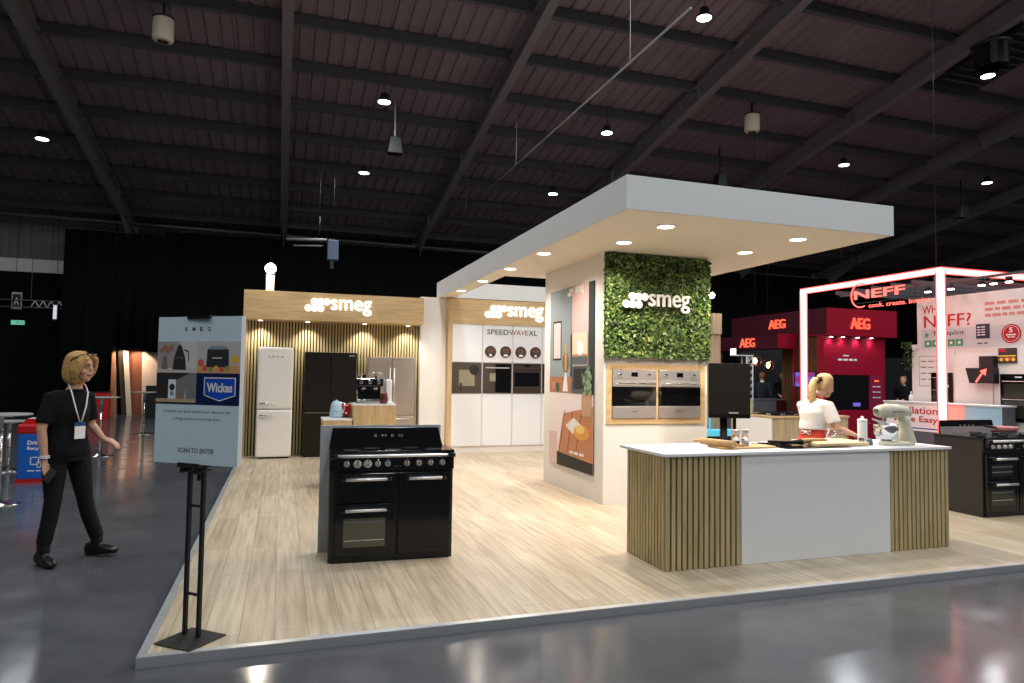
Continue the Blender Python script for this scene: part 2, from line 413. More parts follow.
# banner, exit sign, truss piece in the far left
t_ = thing('hall_banner', (-8.66, 27.3, 3.55), 'narrow white hanging banner with a black letter A, far left', 'banner')
b = MB(); b.box(-8.80, 27.32, 3.55, -8.50, 27.34, 4.13, M_plight); b.tube([(-8.7, 27.33, 4.13), (-8.7, 27.33, 6.98)], .008, M_blackm, 6); b.build('panel', t_)
b = MB(); b.box(-8.77, 27.3, 3.62, -8.53, 27.32, 4.06, M_letd); b.build('dark_field', t_)
text('A', XZ(-8.72, 27.3, 3.7), 0, 0, .14, .26, M_letw, parent=t_)
t_ = thing('exit_sign', (-8.6, 27.3, 3.02), 'small green lit exit sign on the dark wall at far left', 'sign')
b = MB(); b.box(-8.78, 27.3, 3.02, -8.40, 27.36, 3.17, M_exit); b.build('lit_panel', t_)
b = MB(); F = XZ(-8.78, 27.3, 3.02); b.disc(F, .2, .12, .018, M_letw, 0, .004, 10); b.prism([(.17, .09), (.23, .1), (.25, .02), (.2, .05), (.15, .02)], F, M_letw, 0, .004); b.prism([(.28, .075), (.33, .11), (.33, .09), (.36, .09), (.36, .06), (.33, .06), (.33, .04)], F, M_letw, 0, .004); b.build('pictogram', t_)
t_ = thing('lighting_truss', (-8, 27.2, 3.66), 'short dark lattice truss with small lit rungs hanging at the far left', 'truss')
b = MB()
for zz in (3.62, 3.86): b.tube([(-9.3, 27.2, zz), (-7.15, 27.2, zz)], .018, M_rail, 6)
for k in range(9): b.tube([(-8.2 + .12 * k, 27.2, 3.62 + .24 * (k % 2)), (-8.2 + .12 * (k + 1), 27.2, 3.62 + .24 * ((k + 1) % 2))], .022, M_plight, 6)
b.tube([(-8.2, 27.2, 3.86), (-8.2, 27.2, 6.98)], .01, M_rail, 6); b.build('lattice', t_)
t_ = thing('strip_light', (-7.4, 27.2, 3.25), 'short vertical white strip light beside the drape edge at far left', 'light')
b = MB(); b.box(-7.47, 26.96, 3.24, -7.37, 27.0, 3.7, mat('dim_strip', (.8, .8, .85), .5, emis=(.5, .5, .55), estr=1)); b.build('tube', t_)
b = MB(); b.box(-7.48, 27.0, 3.2, -7.36, 27.04, 3.74, M_rail); b.tube([(-7.42, 27.02, 3.74), (-7.42, 27.02, 7.02)], .008, M_blackm, 6); b.build('housing', t_)

# timber panels in the doorway
pn = [('pinkish brown door frame post at the left edge of the lit doorway', -5.72, -5.5, 2.36, .10, M_peach, .10),
      ('grey-brown door panel leaning second in the lit doorway', -5.42, -5.2, 2.2, .16, M_darkp, .0),
      ('narrow cream door panel leaning beside the wide brown one in the doorway', -5.25, -5.09, 2.2, .16, M_palep, .0),
      ('wide red-brown door panel standing in the middle of the lit doorway', -5.15, -4.68, 2.3, .0, M_brownp, .0),
      ('wide cream door panel standing at the right of the lit doorway', -4.70, -4.18, 2.18, .05, M_palep, .0)]
for i, (lb, x0, x1, zt, lean, m, tw) in enumerate(pn):
    y = (26.9, 27.02, 26.95, 27.12, 27.04)[i]
    b = MB(); b.prism([(x0 + lean * .9, FL), (x1 + lean * .9, FL), (x1 - lean * .3, zt), (x0 - lean * .3, zt)], ((0, y, 0), (1, 0, 0), (0, 0, 1)), m, 0, .04)
    o = b.build('door_panel', bevel=.004); tag(o, lb, 'panel', 'timber panels in the lit doorway')
for X in (-4.85, -5.3):
    L = bpy.data.lights.new('doorway_spot', 'SPOT'); L.energy = 50; L.color = (1, .72, .5); L.spot_size = R(100); L.shadow_soft_size = .05
    o = bpy.data.objects.new('doorway_spot', L); COL.objects.link(o); o.location = (X, 26.6, 2.28); o.rotation_euler = (R(28), 0, 0)

# ------------------------------------------------------------------ smeg stand: canopy
Zb, Zt = 3.0741, 3.3881
cx0, cx1, cy0, cy1 = 2.9186, 6.0747, 5.4688, 13.5003
can = thing('stand_canopy', (cx0, cy0, Zb), 'large white flat canopy roof of the stand over tower and demo counter', 'canopy')
b = MB(); b.box(cx0, cy0, Zb, cx1, 9.95, Zt, M_fascia); b.build('slab', can)
b = MB(); b.box(cx0, 9.95, Zb, 3.22, cy1, Zt, M_fascia); b.build('side_beam', can)
b = MB(); b.box(3.22, 13.2, Zb, 8.7, cy1, Zt, M_fascia); b.build('rear_beam', can)
b = MB(); b.box(cx0 + .012, cy0 + .012, Zb - .003, cx1 - .012, 9.94, Zb - .0005, M_soffit); b.box(cx0 + .012, 9.94, Zb - .003, 3.21, 13.45, Zb - .0005, M_soffit); b.build('soffit', can)
dl = [(3.63, 5.97, 1), (3.63, 6.86, 1), (5.28, 5.98, 1), (5.26, 6.85, 1), (3.05, 7.87, .6), (3.05, 9.2, .6), (3.05, 10.6, .6), (3.05, 12.0, .5), (4.2, 9.75, .75), (5.4, 9.75, .75)]  # last two unseen behind the tower, added to brighten the oven cabinets
LS = {}
def spot(loc, rot, energy, color=(1, .86, .7), size=R(140), blend=.6, soft=.06, nm='spot'):
    key = (nm, energy, color, size, blend, soft)
    if key not in LS:
        L = bpy.data.lights.new(nm, 'SPOT'); L.energy = energy; L.color = color; L.spot_size = size; L.spot_blend = blend; L.shadow_soft_size = soft; LS[key] = L
    o = bpy.data.objects.new(nm, LS[key]); COL.objects.link(o); o.location = loc; o.rotation_euler = rot; return o
for x, y, k in dl:
    b = MB(); b.lathe([(.1, 0), (.1, -.006), (.085, -.008), (.085, -.002)], M_white, (x, y, Zb - .003)); r = b.build('downlight', can)
    b = MB(); b.lathe([(.082, 0), (.082, -.007)], M_warmlamp, (x, y, Zb - .003)); b.build('lamp', r)
    spot((x, y, Zb - .03), (0, 0, 0), 190 * k, color=(1, .89, .77), size=R(150), nm='canopy_downlight', blend=.9)

# ------------------------------------------------------------------ tower
tx0, tx1, ty0, ty1 = 3.70, 5.165, 7.489, 9.46
tw = thing('display_tower', (tx0, ty0, 0), 'white column of the stand carrying the green wall, ovens and poster', 'tower')
nx0, nx1, nz0, nz1 = 3.735, 5.125, .968, 1.702
b = MB()
b.box(tx0, ty0 + .56, 0, tx1, ty1, Zb - .003, M_white)
b.box(tx0, ty0, 0, tx1, ty0 + .56, nz0, M_white); b.box(tx0, ty0, nz1, tx1, ty0 + .56, Zb - .003, M_white)
b.box(tx0, ty0, nz0, nx0, ty0 + .56, nz1, M_white); b.box(nx1, ty0, nz0, tx1, ty0 + .56, nz1, M_white); b.build('body', tw)
b = MB()
fy = ty0 - .012
b.box(nx0, fy, nz0, nx1, ty0 + .5, nz0 + .07, M_oakx); b.box(nx0, fy, nz1 - .065, nx1, ty0 + .5, nz1, M_oakx)
b.box(nx0, fy, nz0 + .07, nx0 + .07, ty0 + .5, nz1 - .065, M_oakx); b.box(nx1 - .07, fy, nz0 + .07, nx1, ty0 + .5, nz1 - .065, M_oakx)
b.box(4.42, fy, nz0 + .07, 4.448, ty0 + .5, nz1 - .065, M_oakz); b.build('niche_frame', tw)
b = MB(); b.box(tx0, ty0 - .006, nz1 + .01, tx1, ty0, 1.80, M_plaster); b.build('marbled_strip', tw)

def built_in_oven(loc, label, refl=M_steel):
    w, h, d = .598, .594, .42
    o = thing('built_in_oven', loc, label, 'oven', group=None)
    x, y, z = loc
    b = MB(); b.box(x, y, z, x + w, y + d, z + h, M_blackm); b.build('housing', o)
    b = MB(); b.box(x, y - .02, z + h - .115, x + w, y - .0005, z + h, refl); b.build('control_panel', o, bevel=.002)
    cp = MB(); cp.box(x + .255, y - .0215, z + h - .085, x + .345, y - .02, z + h - .03, M_blackglass); cp.build('display', o)
    for kx in (.1, .5):
        k = MB(); k.lathe([(.021, 0), (.021, .004), (.016, .006), (.015, .024), (.012, .026)], M_chrome, (x + kx, y - .02, z + h - .058), axis='y', n=16); k.build('knob', o)
    d_ = MB(); d_.box(x, y - .025, z, x + w, y - .0005, z + .148, refl); d_.box(x, y - .025, z + .385, x + w, y - .0005, z + h - .119, refl)
    d_.box(x, y - .024, z + .148, x + w, y - .001, z + .385, M_blackglass); dd = d_.build('door', o, bevel=.002)
    hb = MB(); hb.tube([(x + .03, y - .062, z + .425), (x + w - .03, y - .062, z + .425)], .011, M_chrome, 12)
    for kx in (.06, w - .06): hb.tube([(x + kx, y - .026, z + .425), (x + kx, y - .06, z + .425)], .007, M_chrome, 8)
    hb.build('handle', dd)
    text('smeg', XZ(x + .265, y - .0255, z + .07), 0, 0, .07, .018, M_letd, parent=dd, t=.001)
    return o
o1 = built_in_oven((3.812, 7.49, 1.04), 'stainless built-in oven in the tower niche, left one, reflecting the cook')
o2 = built_in_oven((4.455, 7.49, 1.04), 'stainless built-in oven in the tower niche, right one, nearest the black loudspeaker')

# green wall
gx0, gx1, gz0, gz1, gy = 3.705, 5.155, 1.80, 3.055, 7.435
gw = thing('living_wall', (gx0, gy, gz0), 'square panel of dense green leaves with a white logo on the tower front', 'green wall')
b = MB(); b.box(gx0, gy + .01, gz0, gx1, ty0 - .008, gz1, mat('moss_backing', (.012, .02, .008), .95)); b.build('backing', gw)
leafm = [mat('leaf_%d' % i, srgb(*c), .42, spec=.45) for i, c in enumerate([(62, 92, 44), (86, 116, 50), (122, 146, 68), (42, 62, 36), (158, 170, 96), (98, 124, 78)])]
b = MB(); rnd = random.Random(3)
lw = [5, 6, 4, 5, 2, 3]
for i in range(6800):
    side = rnd.random()
    cxp = rnd.uniform(gx0 - .012, gx1 + .012); czp = rnd.uniform(gz0 - .02, gz1 - .01); cyp = gy + rnd.uniform(-.03, .015)
    if side < .06: cxp = rnd.choice((gx0 - .004, gx1 + .004)); cyp = gy + rnd.uniform(-.02, .04)
    L = rnd.uniform(.018, .037); W = L * rnd.uniform(.35, .5)
    Mr = Matrix.Rotation(rnd.uniform(0, 2 * PI), 3, 'Y') @ Matrix.Rotation(rnd.uniform(-1.0, .9), 3, 'X') @ Matrix.Rotation(rnd.uniform(-.7, .7), 3, 'Z')
    c = Vector((cxp, cyp, czp)); q = [(0, 0, -L), (W, .004, -L * .2), (W * .7, .004, L * .5), (0, 0, L), (-W * .7, .004, L * .5), (-W, .004, -L * .2)]
    v = [b.bm.verts.new(c + Mr @ Vector(p)) for p in q]; m = rnd.choices(leafm, lw)[0]
    b.face([v[0], v[1], v[2], v[3]], m); b.face([v[0], v[3], v[4], v[5]], m)
lo = b.build('leaves', gw)
b = MB()
lg = smeg_logo(XZ(3.885, gy - .055, 2.345), 0, 0, .94, M_letw, gw, t=.025)
# poster on the tower side
X0 = tx0 - .014
po = thing('wall_poster', (X0, 7.74, .315), 'tall printed kitchen photo poster on the left face of the white tower', 'poster')
b = MB(); b.box(X0, 7.74, .315, tx0 - .001, 9.2, 2.753, M_blackm); b.build('frame', po)
F = YZ(X0, 9.2, .315); PW, PH = 1.46, 2.438
b = MB()
pr = lambda *a: srgb(*a)
def pm(n, c, r=.45): return MATS.get('poster_' + n) or mat('poster_' + n, srgb(*c), r, spec=.3)
b.rect(F, 0, 1.0, .78, PH, pm('teal', (138, 150, 155)))
b.rect(F, .78, 1.8, 1.30, PH, pm('pink', (226, 188, 184)))
b.rect(F, 1.30, 1.0, PW, PH, pm('darkteal', (52, 66, 68)))
b.rect(F, 0, 1.0, .72, PH, pm('teal2', (146, 158, 163)), .002, .003)
b.rect(F, .12, 1.45, .42, 2.0, pm('frameblk', (38, 38, 40)), .003, .005); b.rect(F, .145, 1.475, .395, 1.975, pm('print', (226, 208, 204)), .005, .006)
b.rect(F, .74, 1.0, 1.30, 1.80, pm('niche', (196, 150, 118))); b.rect(F, .80, 1.52, 1.26, 1.80, pm('nicheglow', (240, 214, 190)), .002, .004)
b.disc(F, 1.05, 1.6, .1, pm('bowl', (250, 240, 236)), .004, .006)
b.rect(F, .78, 1.0, 1.28, 1.49, pm('ovenp', (92, 98, 104)), .002, .006); b.rect(F, .85, 1.06, 1.25, 1.33, pm('ovenw', (44, 50, 50)), .006, .007)
b.rect(F, .83, 1.36, 1.27, 1.385, M_steel, .006, .014)
b.rect(F, 0, 1.0, .78, 1.22, pm('shelf', (176, 122, 92)), .003, .004); b.prism([(.48, 1.02), (.66, 1.02), (.60, 1.3), (.56, 1.3)], F, pm('vase', (236, 232, 230)), .004, .006)
b.disc(F, .58, 1.42, .12, pm('dried', (120, 108, 80)), .004, .006, ry=.14); b.prism([(.55, 1.3), (.6, 1.3), (.63, 1.65), (.56, 1.7)], F, pm('dried2', (206, 160, 90)), .006, .007)
b.disc(F, .16, 1.1, .06, pm('apple', (206, 132, 100)), .004, .006); b.disc(F, .3, 1.07, .07, pm('dish', (70, 92, 82)), .004, .006)
b.rect(F, 0, 0, PW, 1.0, pm('white', (240, 226, 224)), 0, .002); b.rect(F, 0, 0, .3, .45, pm('blush', (226, 196, 188)), .002, .003)
b.prism([(.3, .1), (PW, .1), (PW, .85), (.52, .72)], F, pm('table', (196, 134, 98)), .003, .004)
for q in (.55, .82, 1.1): b.prism([(q - .2, .1), (q - .19, .1), (q + .02, .76), (q, .76)], F, pm('gap', (104, 58, 36)), .004, .005)
b.prism([(.3, 0), (PW, 0), (PW, .14), (.3, .18)], F, pm('shade', (30, 34, 28)), .004, .006)
b.prism([(.6, .56), (.86, .68), (1.1, .6), (.84, .46)], F, pm('cloth', (236, 232, 230)), .005, .006)
b.disc(F, 1.12, .5, .24, pm('bread', (226, 160, 76)), .006, .007, ry=.1); b.disc(F, 1.08, .54, .14, pm('bread2', (244, 206, 130)), .007, .008, ry=.06)
b.rect(F, 1.12, .72, 1.42, 1.02, pm('basket', (200, 160, 130)), .007, .009)
for k in range(48): b.disc(F, 1.28 + rnd.uniform(-.14, .13), 1.13 + rnd.uniform(-.13, .2), .035, [pm('herb', (96, 120, 92)), pm('herb2', (150, 172, 146))][k % 2], .009 + k * .0001, .011 + k * .0001, 7)
logo_dots(b, F, .62, 2.31, .2, M_letw, .004, .005)
text('smeg', F, .88, 2.3, .28, .13, M_letw, t=.002, t0=.004, bold=.03, mb=b); words_bars(b, F, .75, .2, .45, .035, M_letw, 3, .007, .008)
b.build('printed_picture', po)

# ------------------------------------------------------------------ demo counter (island)
ix0, ix1, iy0, iy1 = 2.933, 5.987, 4.817, 5.46
isl = thing('demo_counter', (ix0, iy0, 0), 'white-topped demonstration counter with oak slat ends in front of the tower', 'counter')
b = MB(); b.box(ix0 + .02, iy0 + .02, 0, ix1 - .02, iy1, .9, M_slatback); b.build('carcass', isl)
b = MB(); b.box(3.658, iy0 - .002, .002, 5.262, iy0 + .019, .905, M_whitegloss); b.build('front_panel', isl)
def slat_run(x0, x1, y0, y1, n, horizontal=True):
    b = MB()
    p = ((x1 - x0) if horizontal else (y1 - y0)) / n
    for i in range(n):
        if horizontal: b.box(x0 + p * i + p * .17, y0, .004, x0 + p * i + p * .83, y1, .905, M_slat)
        else: b.box(x0, y0 + p * i + p * .17, .004, x1, y0 + p * i + p * .83, .905, M_slat)
    return b
b = slat_run(ix0 + .0, 3.656, iy0, iy0 + .019, 14); b.build('slat_panel', isl)
b = slat_run(5.264, ix1, iy0, iy0 + .019, 14); b.build('slat_panel', isl)
b = slat_run(ix0, ix0 + .019, iy0 + .02, iy1, 13, False); b.build('slat_panel', isl)
b = slat_run(ix1 - .019, ix1, iy0 + .02, iy1, 13, False); b.build('slat_panel', isl)
b = MB(); b.box(ix0 - .018, iy0 - .018, .908, ix1 + .018, 5.565, .932, M_whitegloss); b.build('worktop', isl, bevel=.002)
WT = .932
b = MB(); b.box(4.225, 4.93, WT, 4.95, 5.45, WT + .006, M_blackglass)
for cx, cy in ((4.35, 5.06), (4.35, 5.32), (4.58, 5.19), (4.8, 5.06), (4.8, 5.32)):
    F = ((cx, cy, WT + .006), (1, 0, 0), (0, 1, 0)); b.disc(F, 0, 0, .09, M_greyc, 0, .0004); b.disc(F, 0, 0, .087, M_blackglass, 0, .0006)
tag(b.build('induction_hob'), 'flat black glass induction hob set on the white demo counter', 'hob')
# serving board with rolled cloth/board
bo = thing('wooden_board', (3.95, 5.08, WT), 'light wooden board on the counter under the two condiment jars', 'board')
b = MB(); b.prism([(3.62, 5.0), (4.18, 5.02), (4.2, 5.05), (4.2, 5.2), (4.16, 5.24), (3.62, 5.24)], ((0, 0, WT), (1, 0, 0), (0, 1, 0)), M_blade, 0, .016); b.build('slab', bo, bevel=.003)
rp = thing('rolling_pin', (3.66, 5.2, WT), 'pale wooden rolling pin lying at the left end of the counter', 'rolling pin')
ax0, ax1 = Vector((3.60, 5.30, .98)), Vector((3.70, 4.96, .98))
b = MB(); b.tube([ax0, ax1], .03, M_blade, 16); b.build('roller', rp)
dv = (ax1 - ax0).normalized()
for p in (ax0, ax1):
    s = 1 if p is ax1 else -1
    b = MB(); b.tube([p, p + dv * .02 * s, p + dv * .07 * s, p + dv * .1 * s], [.012, .01, .015, .01], M_blade, 10); b.build('handle', rp)
for cx, lb, fill in ((3.83, 'glass grinder with steel lid and dark peppercorns on the wooden board', M_pepper), (3.925, 'glass grinder with steel lid and white salt on the wooden board', M_paper)):
    j = thing('spice_grinder', (cx, 5.12, WT + .016), lb, 'grinder', group='grinders on the wooden board')
    z = WT + .0165
    b = MB(); b.lathe([(.033, 0), (.036, .01), (.03, .06), (.027, .095)], M_glass, (cx, 5.12, z), 20); b.build('jar', j)
    b = MB(); b.lathe([(.030, .004), (.031, .012), (.028, .04), (.027, .045)], fill, (cx, 5.12, z), 16); b.build('filling', j)
    b = MB(); b.lathe([(.027, .096), (.032, .1), (.033, .14), (.03, .145)], M_steel, (cx, 5.12, z), 20); b.build('lid', j)
# pale chopping board and black-handled peel
b = MB(); b.prism([(4.62, 4.98), (5.22, 5.0), (5.24, 5.03), (5.28, 5.36), (5.25, 5.4), (4.7, 5.42), (4.66, 5.38)], ((0, 0, WT + .006), (1, 0, 0), (0, 1, 0)), M_boardl, 0, .03)
tag(b.build('chopping_board', bevel=.005), 'thick pale chopping board in front of the cook', 'chopping board')
sp = thing('pastry_brush', (4.5, 5.2, WT), 'black silicone brush with wooden handle lying between hob and board', 'utensil')
b = MB(); b.tube([(4.36, 5.22, .965), (4.48, 5.18, .965), (4.58, 5.15, .970)], [.012, .016, .03], M_blackm, 10); b.tube([(4.30, 5.28, .967), (4.42, 5.2, .967)], .012, M_blackm, 8); b.build('head', sp)
b = MB(); b.tube([(4.58, 5.15, .975), (4.66, 5.1, .992), (4.8, 5.08, .99)], [.026, .018, .012], M_blade, 10); b.build('handle', sp)
ca = thing('canister', (5.54, 5.42, WT), 'tall white flour canister with lid beside the stand mixer', 'canister')
b = MB(); b.lathe([(.044, 0), (.045, .01), (.045, .2), (.043, .205)], M_paper, (5.5, 5.35, WT), 20); b.build('body', ca)
b = MB(); b.lathe([(.047, .206), (.047, .225), (.03, .23), (.012, .232), (.014, .25), (.01, .256)], M_whitegloss, (5.5, 5.35, WT), 20); b.build('lid', ca)
def bottle(x, y, h, r, label, m, cap):
    o = thing('small_bottle', (x, y, WT), label, 'bottle')
    b = MB(); b.lathe([(r, 0), (r, h * .55), (r * .5, h * .72), (r * .4, h * .8)], m, (x, y, WT), 14); b.build('body', o)
    b = MB(); b.lathe([(r * .45, h * .8), (r * .45, h)], cap, (x, y, WT), 12); b.build('cap', o)
bottle(5.19, 5.47, .12, .024, 'small clear bottle with white cap behind the pale chopping board', M_glass, M_paper)
wh = thing('wire_whisk', (5.3, 5.5, WT), 'steel balloon whisk lying behind the cook hand', 'whisk')
b = MB()
for k in range(6):
    a = PI * k / 6
    b.tube([(5.30 + .1 * math.sin(PI * t / 8) * math.cos(a) * .45 + .012 * t, 5.50 + .05 * math.sin(PI * t / 8) * math.sin(a), WT + .05 + .045 * math.sin(PI * t / 8) * math.sin(a + .5) + .004 * t) for t in range(9)], .0025, M_chrome, 5)
b.build('wires', wh)
b = MB(); b.tube([(5.17, 5.50, WT + .02), (5.30, 5.50, WT + .05)], .012, M_steel, 10); b.build('handle', wh)
for i, (x, y, lb) in enumerate(((5.19, 5.06, 'small glass dish at the right end of the pale chopping board'), (5.31, 5.08, 'blue-grey glass pot between chopping board and mixer'))):
    b = MB(); b.lathe([(.022, 0), (.026, .03 + .02 * i), (.022, .035 + .03 * i), (.02, .008)] if i == 0 else [(.028, 0), (.026, .04), (.012, .06), (.008, .066)], M_glass if i == 0 else M_rigb, (x, y, WT + (.037 if i == 0 else 0)), 14)
    tag(b.build('glass_dish' if i == 0 else 'measuring_pot'), lb, 'dish' if i == 0 else 'pot')
# stand mixer
mx = thing('stand_mixer', (5.6, 5.05, WT), 'retro cream stand mixer with steel bowl on the counter right end', 'mixer')
yc = 5.06; V = Vector
b = MB()
b.loft([(V((5.62, yc, WT)), V((.2, 0, 0)), V((0, .105, 0))), (V((5.62, yc, WT + .022)), V((.2, 0, 0)), V((0, .105, 0))), (V((5.62, yc, WT + .034)), V((.185, 0, 0)), V((0, .09, 0)))], M_mixer, 28)
b.build('base', mx)
b = MB()
b.loft([(V((5.755, yc, WT + .03)), V((.075, 0, 0)), V((0, .085, 0))), (V((5.745, yc, WT + .12)), V((.055, 0, 0)), V((0, .065, 0))), (V((5.72, yc, WT + .2)), V((.05, 0, 0)), V((0, .06, 0))), (V((5.70, yc, WT + .28)), V((.06, 0, 0)), V((0, .06, 0)))], M_mixer, 24)
b.build('column', mx)
b = MB()
hd = [(5.372, .03, .318), (5.382, .048, .318), (5.415, .06, .32), (5.5, .068, .325), (5.62, .066, .322), (5.7, .06, .315), (5.77, .045, .308), (5.795, .02, .305)]
b.loft([(V((x, yc, WT + z)), V((0, r, 0)), V((0, 0, r * 1.02))) for x, r, z in hd], M_mixer, 26); h_ = b.build('head', mx)
b = MB(); b.loft([(V((5.372, yc, WT + .318)), V((0, .03, 0)), V((0, 0, .03))), (V((5.36, yc, WT + .318)), V((0, .026, 0)), V((0, 0, .026)))], M_chrome, 20); b.build('hub_cap', h_)
text('SMEG', XZ(5.5, yc - .068, WT + .313), 0, 0, .15, .014, M_chrome, parent=h_, t=.003)
b = MB(); b.lathe([(.018, 0), (.02, -.03), (.012, -.05)], M_chrome, (5.47, yc, WT + .265)); b.lathe([(.006, -.05), (.006, -.12), (.03, -.15), (.03, -.155)], M_chrome, (5.47, yc, WT + .265)); b.build('beater', mx)
b = MB(); b.lathe([(.05, .0), (.055, .012), (.045, .016), (.075, .04), (.098, .08), (.106, .13), (.108, .16), (.112, .163), (.105, .163), (.1, .12), (.07, .045), (.001, .03)], M_chrome, (5.49, yc, WT + .034), 32); b.build('bowl', mx)
b = MB(); b.tube([(5.386, yc - .01, WT + .17), (5.345, yc - .01, WT + .17), (5.335, yc - .01, WT + .14), (5.345, yc - .01, WT + .1), (5.4, yc - .01, WT + .09)], .007, M_chrome, 8); b.build('bowl_handle', mx)
b = MB(); b.prism([(5.30, 5.06), (5.38, 5.0), (5.44, 5.0), (5.42, 5.1), (5.36, 5.14)], ((0, 0, WT + .205), (1, 0, .0), (0, 1, 0)), M_glass, 0, .004)
b.prism([(0, 0), (.16, -.04), (.15, -.065), (.01, -.02)], ((5.265, yc - .05, WT + .262), (1, 0, 0), (0, 0, 1)), M_paper, 0, .003); b.build('pouring_shield', mx)

# ------------------------------------------------------------------ loudspeaker
ls = thing('loudspeaker', (5.085, 6.97, 0), 'black loudspeaker on a pole stand beside the tower', 'speaker', -.42)
M_grille = mat('speaker_grille', (.011, .0105, .01), .9, spec=.1, bump=.3, bscale=400)
b = MB(); b.prism([(-.245, -.15), (.245, -.15), (.17, .2), (-.17, .2)], ((0, 0, 1.075), (1, 0, 0), (0, 1, 0)), M_grille, 0, .65); b.build('cabinet', ls, True, bevel=.012)
b = MB(); b.box(-.228, -.16, 1.115, .228, -.15, 1.703, M_grille); g = b.build('grille', ls, True)
b = MB(); b.box(-.01, -.164, 1.13, .1, -.16, 1.148, M_steel); b.build('badge', g, True)
b = MB(); b.tube([(-.03, .04, .35), (-.03, .04, 1.08)], .045, M_blackm, 12); b.tube([(.1, .04, .3), (.1, .04, 1.08)], .02, M_blackm, 10); b.build('pole', ls, True)
b = MB(); b.lathe([(.2, 0), (.2, .02), (.05, .03), (.045, .4)], M_blackm, (-.03, .04, 0)); b.build('base', ls, True)

